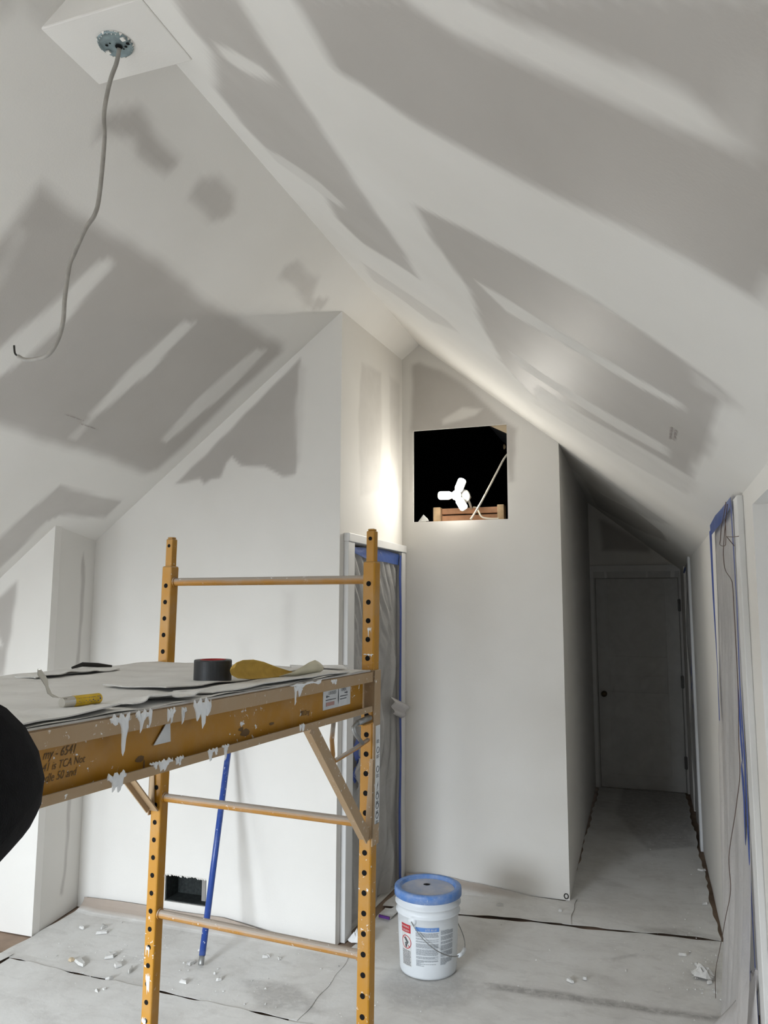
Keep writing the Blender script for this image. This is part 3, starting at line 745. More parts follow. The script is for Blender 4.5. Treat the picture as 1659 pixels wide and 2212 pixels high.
CH = [(-2.55, 3.335, .05, 1.2, .035, 'curled triangular flake of drywall paper on the floor left of the scaffold', 'label_white'),
      (-2.63, 3.235, .05, 1.9, .0, 'flat pale triangle of paper lying left of the scaffold', 'compound'),
      (-2.445, 3.262, .04, 1.5, .0, 'flat oblong paper scrap left of the scaffold post', 'label_white'),
      (-2.69, 3.23, .02, 1.6, .02, 'small tan curled wood shaving on the seam of the floor paper', 'cardboard'),
      (-2.36, 3.24, .02, 2.4, .0, 'white stick of dried compound beside the left scaffold post', 'compound'),
      (-2.40, 3.135, .02, 1.5, .0, 'rounded white lump of compound on the paper seam', 'compound'),
      (-2.37, 3.02, .022, 1.0, .0, 'cluster of white plaster crumbs in front of the left scaffold post', 'compound'),
      (-2.35, 3.045, .016, 1.0, .0, 'upper small white plaster lump beside the crumb cluster', 'compound'),
      (-2.90, 3.555, .03, 1.4, .02, 'white flake near the corner where the walls jog', 'compound'),
      (-2.80, 3.60, .028, 2.0, .02, 'pale scrap leaning on a flake by the jogged corner', 'gypsum'),
      (-2.76, 3.545, .03, 1.8, .01, 'row of plaster chips in front of the back wall', 'compound'),
      (-2.16, 3.53, .02, 1.6, .012, 'plaster chip beside the foot of the back wall behind the scaffold post', 'compound'),
      (-1.83, 3.585, .035, 1.3, .0, 'flat square of drywall on the floor behind the scaffold rungs', 'gypsum'),
      (-1.765, 3.58, .022, 1.4, .01, 'broken drywall corner next to a flat square of drywall', 'gypsum'),
      (-1.97, 3.345, .014, 1.2, .0, 'small white crumb right of the pole tip', 'compound'),
      (-1.92, 3.30, .022, 1.3, .0, 'white lump of plaster between pole tip and scaffold post', 'compound'),
      (-2.06, 3.22, .022, 1.5, .0, 'grey white chip in front of the pole tip', 'gypsum'),
      (-2.13, 3.40, .03, 1.9, .02, 'curled scrap just left of the pole tip', 'gypsum'),
      (-0.335, 3.865, .014, 1.3, .0, 'small white chip on the bare paper right of the bucket', 'compound'),
      (-0.40, 3.825, .022, 2.0, .0, 'flat white fleck right of the bucket near the grimy tape line', 'compound'),
      (-0.155, 4.01, .013, 1.0, .0, 'tiny bright chip in the middle of the paper at the corridor mouth', 'compound'),
      (0.10, 4.27, .02, 1.8, .0, 'upper bright chip near the paper seam by the right wall', 'compound'),
      (0.16, 4.18, .02, 1.5, .0, 'lower bright chip near the paper seam by the right wall', 'compound'),
      (0.20, 4.02, .03, 1.4, .015, 'cluster of plaster chips by the torn paper at the right wall', 'compound'),
      (0.215, 3.93, .018, 1.4, .0, 'chip in front of the plaster cluster by the right wall', 'compound'),
      (0.25, 5.02, .03, 1.6, .015, 'white flake on the corridor paper along the right wall', 'compound'),
      (0.27, 5.62, .026, 1.8, .02, 'white scrap further down the corridor by the right wall', 'compound'),
      (-0.53, 4.625, .018, 1.4, .0, 'chip in front of the wall corner beside the corridor', 'gypsum'),
      (-0.86, 4.60, .03, 1.4, .008, 'flat plaster flake behind the bucket on the folded paper', 'gypsum')]
for i, (x, y, s, asp, cz, lab, mt) in enumerate(CH):
    flake('drywall_scrap', x, y, 0.0135 if y > 4.5 else 0.0078, s*0.62, 0.7+i*1.9, lab, 'scrap', 'cardboard' if mt == 'cardboard' else 'scrap', 6, 0.006+0.25*min(s, .02), cz, asp, 'drywall scraps on the floor', i)
# dust and crumbs nobody could count
m = MB()
cl = [(-2.6, 3.4, .5, .25, 130), (-1.9, 3.35, .4, .25, 120), (-2.3, 3.05, .35, .15, 60), (0.15, 4.1, .12, .35, 110), (0.2, 4.9, .08, .7, 60), (-0.9, 3.9, .5, .4, 80), (-1.45, 4.5, .1, .25, 40), (-0.1, 4.4, .4, .4, 50), (-0.1, 5.8, .25, 1.0, 35), (-1.3, 3.3, .3, .2, 50)]
for cx, cy, sx, sy_, n in cl:
    for k in range(n):
        x, y = cx+rng.normal()*sx*0.6, cy+rng.normal()*sy_*0.6
        if x > 0.27 or y > 7.7 or (y > 3.70 and x < -1.5) or (y > 4.68 and x < -0.45) or x < -2.95:
            continue
        if rng.random() < 0.45:
            continue
        s = 0.0015+0.005*rng.random()**2.5
        zc = 0.0125 if y > 4.4 else 0.0075
        r0 = [rng.random()*s+s*0.4 for _ in range(5)]
        vs = [(x+r0[q]*math.cos(q*1.2566), y+r0[q]*math.sin(q*1.2566), zc) for q in range(5)]+[(x, y, zc+.001+s*0.9)]
        m.add(vs, [(0, 1, 5), (1, 2, 5), (2, 3, 5), (3, 4, 5), (4, 0, 5)])
tag(m.build('plaster_crumbs', 'scrap'), 'fine white plaster crumbs scattered over the floor paper', 'crumbs', kind='stuff')
# card strip with a purple edge by the closet door, crumpled paper at its jamb
cs = empty('card_strip', (-1.42, 4.25, 0.012), 'white card strip with a purple edge on the floor left of the bucket', 'card')
MB().add([(-1.462, 4.215, .014), (-1.395, 4.20, .014), (-1.37, 4.415, .020), (-1.40, 4.43, .020), (-1.462, 4.215, .018), (-1.395, 4.20, .018), (-1.37, 4.415, .024), (-1.40, 4.43, .024)], [(3, 2, 1, 0), (4, 5, 6, 7), (0, 1, 5, 4), (1, 2, 6, 5), (2, 3, 7, 6), (3, 0, 4, 7)]).build('card', 'label_white', cs)
MB().box((-1.463, 4.192, .013), (-1.396, 4.203, .026), lambda x, y, z: (x, y-(x+1.463)*0.22+0.014, z)).build('purple_edge', 'violet', cs)
def crumple(name, cx, cy, z, s, seed, label, mat='compound'):
    r_ = np.random.default_rng(seed)
    H = r_.random((8, 8))
    def f(u, v):
        e = 1-max(abs(u-.5), abs(v-.5))*2
        return (cx+(u-.5)*s*1.5+0.2*s*(H[int(v*6), int(u*6)]-.5), cy+(v-.5)*s*1.1+0.2*s*(H[int(u*6), int(v*6)]-.5), z+s*(0.06+0.75*H[int(u*7*.99), int(v*7*.99)]*min(1, e*2.2)))
    return tag(MB().grid(f, 6, 6).build(name, mat, solid=0.001), label, 'scrap')
crumple('crumpled_paper', -1.455, 3.905, 0.008, 0.075, 5, 'crumpled white paper at the foot of the closet door casing')
crumple('crumpled_paper', -1.30, 4.71, 0.03, 0.06, 8, 'crumpled white paper behind the bucket lid in the wall corner')
crumple('crumpled_paper', 0.18, 4.07, 0.013, 0.06, 11, 'crumpled torn floor paper at the foot of the right wall', 'scrap')
# little ring nailed at the wall corner
tag(MB().tube([(-0.512+.012*math.cos(t*.6283), YG-0.004, 0.035+.014*math.sin(t*.6283)) for t in range(11)], 0.003, 6).build('corner_bead_ring', 'dark'), 'tiny dark ring at the foot of the wall corner beside the corridor', 'clip')

# ================================================================ SCAFFOLD
SY = -0.085
SA = Vector((math.cos(SY), math.sin(SY), 0))
SB = Vector((-math.sin(SY), math.cos(SY), 0))
S0 = Vector((-0.7303, 2.0143, 0))
LEAN = 0.0095
def sp(a, b, z):
    p = S0+SA*(a+LEAN*(z-1.3))+SB*b
    return (p.x, p.y, z)
scaf = empty('scaffold', sp(-0.35, -0.9, 0), 'yellow steel rolling scaffold with perforated posts, spattered with white compound', 'scaffold')
SQ = 0.0375/2
def post(a, b):
    m = MB()
    m.box((a-SQ, b-SQ, 0.12), (a+SQ, b+SQ, 1.829), sp)
    m.cur = 1
    def disc(mb, z, r, bb):
        mb.add([sp(a+r*math.cos(t*.3927), bb, z+r*math.sin(t*.3927)) for t in range(16)], [tuple(range(16))])
    for k in range(34):
        z = 1.7673-k*0.0508
        if z > 0.17:
            disc(m, z, 0.0072, b-SQ-0.0006)
            disc(m, z, 0.0072, b+SQ+0.0006)
    p = m.build('post', ['yellow', 'hole'], scaf, bevel=0.005)
    q = MB()
    q.box((a-0.0125, b-0.0125, 1.80), (a+0.0125, b+0.0125, 1.915), sp)
    q.box((a-0.010, b-0.010, 1.915), (a+0.010, b+0.010, 1.921), sp)
    q.cur = 1
    disc(q, 1.893, 0.0055, b-0.0131)
    disc(q, 1.893, 0.0055, b+0.0131)
    q.build('coupling_pin', ['yellow', 'hole'], p, bevel=0.003)
    c = MB()
    c.tube([sp(a, b, 0.03+0.10), sp(a, b, 0.17)], 0.014, 12)
    c.tube([sp(a-0.02, b+0.02, 0.064), sp(a+0.02, b+0.02, 0.064)], 0.05, 24)
    c.bar(sp(a-0.026, b+0.01, 0.06), sp(a-0.026, b+0.005, 0.135), 0.03, 0.004, SB).bar(sp(a+0.026, b+0.01, 0.06), sp(a+0.026, b+0.005, 0.135), 0.03, 0.004, SB)
    c.box((a-0.03, b-0.02, 0.130), (a+0.03, b+0.03, 0.136), sp)
    c.build('caster', 'dark', scaf)
    return p
AL, BN = -0.700, -1.83
for b in (0.0, BN):
    for a in (0.0, AL):
        post(a, b)
    for z in (1.779, 1.126, 0.7915, 0.45):
        m = MB()
        m.tube([sp(AL+SQ-0.002, b, z), sp(AL/2, b, z), sp(-SQ+0.002, b, z)], 0.0122, 16)
        m.tube([sp(AL+SQ-0.001, b, z), sp(AL+SQ+0.004, b, z)], 0.0155, 16).tube([sp(-SQ-0.004, b, z), sp(-SQ+0.001, b, z)], 0.0155, 16)
        m.build('rung', 'rung', scaf, smooth=False)
# side beams: C section with lips, end brackets, braces
def beam(sgn, a0):
    """a0 = centre line of the posts; sgn = which way is outside"""
    w = lambda a: a0+sgn*a
    m = MB()
    for b0, b1 in ((BN+0.03, -0.03),):
        m.box((w(-0.012), b0, 1.428), (w(-0.008), b1, 1.528), sp)                 # web
        m.box((w(-0.012), b0, 1.524), (w(0.021), b1, 1.529), sp)                  # top flange
        m.cur = 1
        m.box((w(0.018), b0, 1.503), (w(0.0215), b1, 1.529), sp)                  # top lip
        m.box((w(-0.012), b0, 1.424), (w(0.021), b1, 1.428), sp)                  # bottom flange
        m.box((w(0.018), b0, 1.424), (w(0.0215), b1, 1.439), sp)                  # bottom lip
    if sgn > 0:                                                                   # writing and smudges on the web
        m.cur = 2
        for body, size, q0, z0, sh in (('my - 6541', .019, -1.105, 1.482, .35), ('sec 41 is TCA Not', .0165, -1.125, 1.465, .3), ('Cradle 50 and', .0175, -1.120, 1.449, .3), ('60/2mg', .017, -0.365, 1.452, .4)):
            text_mesh(body, size, lambda u, v: sp(-0.008+.0009, q0+u, z0+v), m, shear=sh, sx=0.8)
        m.cur = 3
        for (q0, z, w_, h_) in ((-.59, 1.447, .045, .016), (-.605, 1.456, .02, .010), (-.49, 1.452, .02, .008), (-.90, 1.448, .024, .012), (-.89, 1.436, .006, .022), (-.36, 1.461, .012, .005)):
            n = 9
            m.add([sp(-0.008+.0007, q0+w_*.5*math.cos(t*2*math.pi/n)*(0.6+.5*rng.random()), z+h_*.5*math.sin(t*2*math.pi/n)*(0.6+.5*rng.random())) for t in range(n)], [tuple(range(n))])
    bo = m.build('side_beam', ['yellow', 'yellow_dirty', simple('marker_writing', (0.13, 0.075, 0.03), 0.7), simple('brown_smudge', (0.16, 0.09, 0.035), 0.8)], scaf, bevel=0.0)
    for be, q in ((0.0, 1), (BN, -1)):
        k = MB()
        t = SQ+0.002
        k.box((w(-t-0.003), be-q*(t+0.004), 1.424), (w(t+0.004), be-q*t, 1.533), sp)
        k.box((w(t), be-q*(t+0.004), 1.075), (w(t+0.004), be+q*(t-0.004), 1.533), sp)
        k.box((w(-t+0.016), be-q*(t+0.004), 1.095), (w(t+0.004), be-q*t, 1.30), lambda a, b, z: sp(a if abs(a-w(t)) < 0.006 else w(t-0.008-(0.012 if z < 1.2 else 0.0)), b, z))
        k.build('bracket', 'yellow_dirty', bo, bevel=0.001)
        d = MB()
        d.bar(sp(w(0.014), be-q*0.345, 1.424), sp(w(0.014), be-q*0.030, 1.098), 0.032, 0.004, SA*sgn if False else (0, 0, 1))
        d.bar(sp(w(0.000), be-q*0.345, 1.424), sp(w(0.000), be-q*0.024, 1.092), 0.004, 0.030, (0, 0, 1))
        d.build('brace', 'yellow_dirty' if q > 0 else 'yellow', bo)
    # sheet triangle gusset and pin at the joint
    return bo
b1 = beam(1, 0.0)
b2 = beam(-1, AL)
on = lambda b, z, off=0.0: sp(0.0215+off, b, z)          # outer face of the lips
onw = lambda b, z, off=0.0: sp(-0.008+off, b, z)         # web face
m = MB()                                                # spring pin with its bent handles
pts = [onw(-0.228, 1.428, .016), onw(-0.236, 1.38, .016), onw(-0.229, 1.345, .016), onw(-0.231, 1.335, .016), onw(-0.222, 1.328, .017), onw(-0.10, 1.340, .018), onw(-0.03, 1.350, .018)]
m.tube(pts, 0.0058, 10)
m.build('safety_rod', 'rung', b1, smooth=True)
m = MB()
m.tube([onw(-0.03, 1.408, .022), onw(-0.105, 1.404, .022)], 0.008, 14)
m.tube([onw(-0.08, 1.405, .022), onw(-0.118, 1.402, .022), onw(-0.130, 1.396, .022), onw(-0.128, 1.384, .024), onw(-0.085, 1.350, .028)], 0.0055, 10)
m.build('spring_pin', 'steel', b1, smooth=True)
MB().box((-0.006, -0.085, 1.393), (0.022, -0.02, 1.396), sp).build('pin_bracket', 'yellow', b1)
MB().prism([(-0.872, 1.466), (-0.832, 1.509), (-0.828, 1.466)], 0.0016, lambda b, z, w: on(b, z, w-0.0265)).build('sticker', 'label_white', b1)
# instruction label with two arrows
lb = MB().box((-0.258, 1.452, 0), (-0.108, 1.503, 0.0012), lambda b, z, w: onw(b, z, w+0.0002)).build('label', 'label_white', b1)
m = MB()
tf = lambda b0, z0, off=0.0022: (lambda u, v: onw(b0+u, z0+v, off))
text_mesh('LOCKED', 0.0105, tf(-0.232, 1.487), m)
text_mesh('OPEN', 0.0105, tf(-0.162, 1.489), m)
for k, (a, z, n) in enumerate([(-.246, 1.4735, 9), (-.168, 1.4760, 7), (-.168, 1.4690, 6)]):
    for q in range(n):
        m.add([onw(a+q*.0062, z, .0022), onw(a+q*.0062+.0045, z, .0022), onw(a+q*.0062+.0045, z+.0022, .0022), onw(a+q*.0062, z+.0022, .0022)], [(0, 1, 2, 3)])
def arrow(b, z, s):
    m.add([onw(b, z, .0022), onw(b+s*.007, z+.004, .0022), onw(b+s*.007, z-.004, .0022)], [(0, 1, 2)])
    m.add([onw(b+s*.007, z+.0012, .0022), onw(b+s*.018, z+.0012, .0022), onw(b+s*.018, z-.0012, .0022), onw(b+s*.007, z-.0012, .0022)], [(0, 1, 2, 3)])
arrow(-.245, 1.483, 1)
arrow(-.125, 1.484, -1)
m.add([onw(-.178, 1.501, .0022), onw(-.1765, 1.501, .0022), onw(-.1745, 1.472, .0022), onw(-.1770, 1.458, .0022), onw(-.1800, 1.472, .0022)], [(0, 1, 2, 3, 4)])
m.build('label_print', 'ink', lb, fixn=False)
m = MB()
m.add([onw(-.244, 1.460, .0023), onw(-.200, 1.460, .0023), onw(-.200, 1.469, .0023), onw(-.244, 1.469, .0023)], [(0, 1, 2, 3)])
m.build('red_stamp', simple('faded_red', (0.45, 0.26, 0.22), 0.7), lb, fixn=False)
# long sticker with pictograms on the bracket's outer face
tq = SQ+0.0062
st = MB().box((-0.014, 1.13, 0), (0.014, 1.385, 0.0008), lambda b, z, w: sp(tq+w, b, z)).build('sticker', 'label_white', b1)
m = MB()
for k, z in enumerate((1.36, 1.32, 1.27, 1.225, 1.20, 1.175, 1.15)):
    if k in (1, 2, 4, 5, 6):
        m.tube([sp(tq+.0012, .008*math.cos(t*.5236), z+.008*math.sin(t*.5236)) for t in range(13)], 0.0009, 5, cap=False)
    if k == 3:
        m.add([sp(tq+.0014, b, z+zz) for b, zz in ((-.006, -.012), (.001, .001), (-.002, .002), (.006, .014), (.0, .003), (.003, .001))], [(0, 1, 2), (2, 1, 3), (3, 4, 5)])
    for q in range(4):
        m.add([sp(tq+.0014, -.009, z-.014-q*.0024), sp(tq+.0014, .005+.004*((q*7+k) % 2), z-.014-q*.0024), sp(tq+.0014, .005+.004*((q*7+k) % 2), z-.0128-q*.0024), sp(tq+.0014, -.009, z-.0128-q*.0024)], [(0, 1, 2, 3)])
m.build('sticker_print', 'ink', st, fixn=False)
# thick splashes of compound along the lips
def splash(name, b, z, w_, h_, seed, fn, parent, th=0.0035):
    """a lump of compound with an uneven top and a few runs of different length"""
    r_ = np.random.default_rng(seed)
    n = 22
    xs = [-.5+i/(n-1) for i in range(n)]
    runs = [(-.42+.84*r_.random(), .05+.10*r_.random(), .25+.75*r_.random()) for _ in range(r_.integers(2, 5))]
    def low(x):
        d = .22+sum(h*math.exp(-((x-c)/s)**2) for c, s, h in runs)*.75+.05*math.sin(x*41+seed)
        return -d*math.sqrt(max(0.0, 1-(abs(x)*1.98)**6))-.01
    top = [(x, .06+.10*math.sin(x*17+seed)+.05*math.sin(x*39)) for x in xs]
    bot = [(x+.03*math.sin(seed+x*23), low(x)) for x in reversed(xs)]
    pl = [(b+u*w_, z+v*h_) for u, v in top+bot]
    m = MB()
    N = len(pl)
    vs = [fn(u, v, 0) for u, v in pl]
    mid = [((pl[i][0]+pl[N-1-i][0])/2, (pl[i][1]+pl[N-1-i][1])/2) for i in range(n)]
    def inn(i, k):
        c = mid[i if i < n else N-1-i]
        return fn(c[0]+(pl[i][0]-c[0])*k, c[1]+(pl[i][1]-c[1])*k, th*(.6+.5*math.sin(i*1.7+seed)**2) if 0 < i % n < n-1 else th*.3)
    vs += [inn(i, .7) for i in range(N)]
    fs = [(i, (i+1) % N, N+(i+1) % N, N+i) for i in range(N)]
    fs += [(N+i, N+i+1, N+N-2-i, N+N-1-i) for i in range(n-1)]
    m.add(vs, fs)
    m.build(name, 'compound', parent, smooth=True)
for i, (b, z, w_, h_) in enumerate([(-.985, 1.528, .045, .034), (-.930, 1.528, .040, .032), (-.862, 1.524, .020, .026), (-.828, 1.522, .012, .022), (-.775, 1.528, .050, .045), (-.43, 1.525, .035, .034), (-.395, 1.530, .15, .012), (-.26, 1.525, .03, .012)]):
    splash('compound_splash', b, z+.001, w_, h_, i, lambda b_, z_, w__: on(b_, z_, w__), b1)
for i, (b, z, w_, h_) in enumerate([(-.985, 1.441, .040, .030), (-.90, 1.444, .020, .010), (-.87, 1.443, .035, .020), (-.835, 1.442, .020, .016), (-.74, 1.440, .03, .014), (-.70, 1.441, .022, .012), (-.41, 1.440, .020, .018)]):
    splash('compound_splash', b, z, w_, h_, 40+i, lambda b_, z_, w__: on(b_, z_, w__), b1)
for i, (a, z, w_, h_, bb) in enumerate([(AL-.004, .700, .014, .03, 0), (AL+.001, .62, .016, .05, 0), (AL-.006, .50, .016, .04, 0), (.004, 1.645, .012, .022, 0), (0.002, 1.575, .030, .008, 0)]):
    splash('compound_splash', a, z, w_, h_, 60+i, lambda a_, z_, w__: sp(a_, -SQ-w__*.5, z_), scaf)
# plywood deck, its loose paper and the things left on it
m = MB()
NA, NB = 34, 80
A0, A1 = AL-0.012, 0.012
def deck_top(a, b):
    return 1.5345+0.0012*math.sin(a*31+b*17)+0.0010*math.sin(b*43-a*9)
m.grid(lambda u, v: sp(A0+(A1-A0)*u, BN+.024+(-BN-.048)*v, deck_top(A0+(A1-A0)*u, BN+.024+(-BN-.048)*v)), NA, NB)
m.box((A0, BN+.024, 1.5295), (A1, -.024, 1.533), sp)
tag(m.build('deck_board', 'deck', smooth=False), 'dust covered plywood deck board lying on the scaffold beams', 'deck')
def deck_paper(name, pts, label, lift=0.01, seed=1, mat='deck'):
    r_ = np.random.default_rng(seed)
    (a0, b0), (a1, b1_), (a2, b2_), (a3, b3) = pts
    ph = r_.random(4)*6
    def f(u, v):
        a = (a0*(1-u)+a1*u)*(1-v)+(a3*(1-u)+a2*u)*v
        b = (b0*(1-u)+b1_*u)*(1-v)+(b3*(1-u)+b2_*u)*v
        e = max(0, u-.3)/.7
        z = 1.5378+lift*e*(0.6+.4*math.sin(v*7+ph[0]))+.0012*math.sin(v*23+ph[1])
        return sp(a+.006*math.sin(v*19+ph[2])*u, b+.006*math.sin(u*9+ph[3]), z)
    return tag(MB().grid(f, 14, 30).build(name, mat, solid=0.0022), label, 'paper')
deck_paper('torn_paper', [(-.30, -.69), (-.10, -.72), (-.10, -.13), (-.26, -.10)], 'torn grey paper sheet lying behind the bent sandpaper on the scaffold deck', .006, 2)
deck_paper('torn_paper', [(-.13, -1.30), (.006, -1.35), (.004, -.96), (-.11, -.95)], 'ragged paper strip along the deck edge beside the candy roll', .008, 3)
deck_paper('torn_paper', [(-.10, -.94), (.000, -.93), (.002, -.745), (-.08, -.735)], 'narrow lifted paper strip behind the compound splashes on the deck', .012, 4)
deck_paper('torn_paper', [(-.64, -.62), (-.56, -.62), (-.55, -.36), (-.62, -.36)], 'thin flat paper slip at the middle of the scaffold deck', .006, 5)
tag(MB().tube([sp(-.66, -.42, 1.543), sp(-.655, -.39, 1.550), sp(-.64, -.35, 1.546), sp(-.63, -.31, 1.541)], [.003, .006, .006, .003], 8).build('rag_scrap', 'dark'), 'small dark twist of rag at the far deck edge', 'scrap')
deck_paper('torn_paper', [(-.24, -.03), (-.06, -.03), (-.03, -.085), (-.20, -.09)], 'torn paper scrap at the deck end near the right post', .010, 6)

# roll of black tape
cen = Vector(sp(-.150, -.512, 1.5372))
rl = empty('tape_roll', cen, 'roll of black duct tape with a red core standing flat on the scaffold deck', 'tape')
def rfn(x, y, z): return (cen.x+x, cen.y+y, cen.z+z+0.06*x*0.0)
R_O, R_I, R_H = 0.0415, 0.027, 0.0475
MB().lathe([(R_I+.001, 0), (R_O-.001, 0), (R_O, .002), (R_O, R_H-.002), (R_O-.001, R_H), (R_I+.001, R_H)], 64, rfn, True).build('tape', 'tape_black', rl, smooth=False, bevel=0)
MB().lathe([(R_I-.002, 0.0005), (R_I+.001, 0.0005), (R_I+.001, R_H+.001), (R_I-.002, R_H+.001)], 48, rfn, True).build('core', 'red_core', rl)
MB().add([rfn(R_O*1.012*math.cos(t), R_O*1.012*math.sin(t), z) for t in (-.95, -.9, -.85) for z in (.001, R_H-.001)], [(0, 2, 3, 1), (2, 4, 5, 3)]).build('tape_end', 'tape_black', rl, solid=.0006)

# sheet of sandpaper bent into two lobes: gold grit side and cream back
sd = empty('sandpaper_disc', sp(-.06, -.37, 1.54), 'bent gold sandpaper sheet with cream back lying on the scaffold deck', 'sandpaper')
def lobe(top, bot, a_c, bow, name, mat):
    n = len(top)
    def at(P, v):
        i = min(n-2, int(v*(n-1)))
        t = v*(n-1)-i
        return tuple(P[i][k]*(1-t)+P[i+1][k]*t for k in (0, 1))
    def f(u, v):
        p, q = at(bot, v), at(top, v)
        h = q[1]-p[1]
        return sp(a_c+bow*math.sin(u*math.pi)*h*.35+.012*(u-.5)*math.cos(v*3), p[0]*(1-u)+q[0]*u, p[1]*(1-u)+q[1]*u)
    MB().grid(f, 10, 36).build(name, mat, sd, smooth=True, solid=.0014)
GT = [[-0.5598, 1.5735], [-0.5519, 1.5837], [-0.5261, 1.587], [-0.4811, 1.5854], [-0.4336, 1.5774], [-0.3731, 1.562], [-0.2867, 1.5428]]
GB = [[-0.5595, 1.5677], [-0.554, 1.5576], [-0.533, 1.5492], [-0.4883, 1.5436], [-0.4416, 1.5419], [-0.3722, 1.5395], [-0.2865, 1.5384]]
CT = [[-0.3846, 1.5453], [-0.3451, 1.5487], [-0.3019, 1.5566], [-0.2567, 1.566], [-0.2213, 1.5695], [-0.1968, 1.5634], [-0.1866, 1.5535]]
CB = [[-0.3845, 1.5421], [-0.3447, 1.539], [-0.3011, 1.5367], [-0.2557, 1.5355], [-0.2202, 1.5362], [-0.1961, 1.5413], [-0.1864, 1.5488]]
lobe(GT, GB, -.065, -1, 'grit_side', 'grit')
lobe(CT, CB, -.05, 1, 'paper_back', 'grit_back')

# torn candy roll with a curl of foil
cr0 = Vector(sp(-.088, -.998, 1.5372))
cr1 = Vector(sp(-.082, -.922, 1.5372))
ax = (cr1-cr0)
Lc = ax.length
ax.normalize()
sdv = Vector((ax.y, -ax.x, 0))
def cf(u, th, r=.0090):
    return cr0+ax*u+sdv*(r*math.cos(th))+Vector((0, 0, r*.95*math.sin(th)+.0092))
cd = empty('candy_roll', cr0, 'torn roll of candies in yellow wrapper with silver foil on the scaffold deck', 'candy')
m = MB()
m.tube([cf(u, 0, 0) for u in (Lc*.28, Lc*.5, Lc*.8, Lc*.97, Lc)], [.0092, .0092, .0090, .0090, .0078], 18)
m.build('wrapper', 'candy', cd, smooth=False)
MB().tube([cf(u, 0, 0) for u in (0.0, .002, Lc*.12, Lc*.30)], [.0078, .0086, .0088, .0090], 18).build('foil', 'foil', cd)
m = MB()
fo = [(.004, .0, .016), (-.012, .0, .019), (-.024, .0, .026), (-.030, .0, .038), (-.035, 0, .048), (-.041, 0, .056), (-.046, 0, .066)]
wd = [.007, .006, .004, .003, .006, .007, .003]
m.grid(lambda u, v: (lambda i, t: tuple(cr0+ax*((fo[i][0]*(1-t)+fo[i+1][0]*t)+.25*(u-.5)*2*(wd[i]*(1-t)+wd[i+1]*t))+sdv*((u-.5)*2*(wd[i]*(1-t)+wd[i+1]*t))+Vector((0, 0, (fo[i][2]*(1-t)+fo[i+1][2]*t)))))(min(5, int(v*6)), v*6-min(5, int(v*6))), 3, 24)
m.build('foil_curl', 'foil', cd, smooth=True, solid=.0004)
m = MB()
for u0, n, c0 in ((.023, 3, .003), (.036, 7, .0032), (.065, 2, .0035)):
    for q in range(n):
        u = u0+q*c0*1.15
        for t0, t1 in ((.10, .60), ):
            k = .25*((q*3) % 2)
            m.add([cf(u, t0+k-.4, .0094), cf(u+c0*.75, t0+k-.4, .0094), cf(u+c0*.75, t1, .0094), cf(u, t1, .0094)], [(0, 1, 2, 3)])
m.build('wrapper_print', simple('navy_print', (0.03, 0.04, 0.16), 0.5), cd, fixn=False)

deck_paper('torn_paper', [(-.085, -.72), (.004, -.725), (.006, -.14), (-.03, -.12)], 'ragged paper strip along the deck edge in front of the black tape roll', .0035, 9)

# ================================================================ BUCKET
BK = Vector((-1.05, 3.74, 0.0065))
bk = empty('bucket', BK, 'white plastic bucket of joint compound with a blue lid on the floor', 'bucket')
yawb = math.atan2(-BK.x, -BK.y) if False else math.atan2(-BK.y, -BK.x)       # direction from the bucket to the camera
def bf(x, y, z): return (BK.x+x, BK.y+y, BK.z+z)
def rad(z): return 0.1335+0.0155*min(1, z/0.33)
prof = [(0, .004), (.122, .004), (.126, .0), (.131, .002), (.1345, .012)]
prof += [(rad(z), z) for z in (.05, .12, .2, .262)]
prof += [(.1535, .266), (.1535, .271), (rad(.275), .275), (rad(.30), .30), (.1570, .304), (.1570, .310), (rad(.315), .315), (rad(.34), .34), (.148, .345), (.14, .345), (.14, .335)]
MB().lathe(prof, 72, bf).build('body', 'bucket', bk, smooth=True)
lid = MB().lathe([(0, .3585), (.127, .3585), (.131, .360), (.134, .372), (.1385, .3745), (.154, .3745), (.1600, .371), (.1610, .360), (.1610, .338), (.158, .336), (.158, .345), (.149, .35)], 72, bf).build('lid', dusty('blue_lid', (0.10, 0.245, 0.60), (0.60, 0.60, 0.58), 0.25, 0.4, 22, 0.0), bk, smooth=True)
m = MB()
m.lathe([(0, .3592), (.100, .3598), (.121, .3592), (.1265, .3588)], 72, bf)
lp = m.build('lid_dust', dusty('dusty_lid', (0.14, 0.27, 0.55), (0.60, 0.57, 0.54), 0.75, 0.85, 9, 0.38, False), lid, smooth=True)
def bcam(r, th, z): return bf(r*math.cos(yawb+th), r*math.sin(yawb+th), z)
MB().add([bcam(math.hypot(-.042+.013*math.cos(t*.785), -.006+.017*math.sin(t*.785)), math.atan2(-.006+.017*math.sin(t*.785), -.042+.013*math.cos(t*.785)), .3612) for t in range(8)], [tuple(range(8))]).build('spout_hole', 'hole', lid, fixn=False)
MB().add([bcam(math.hypot(a, b), math.atan2(b, a), .3612) for a, b in ((.118, -.022), (.121, .018), (.109, .024), (.108, -.022))], [(0, 1, 2, 3)]).build('pry_slot', 'hole', lid, fixn=False)
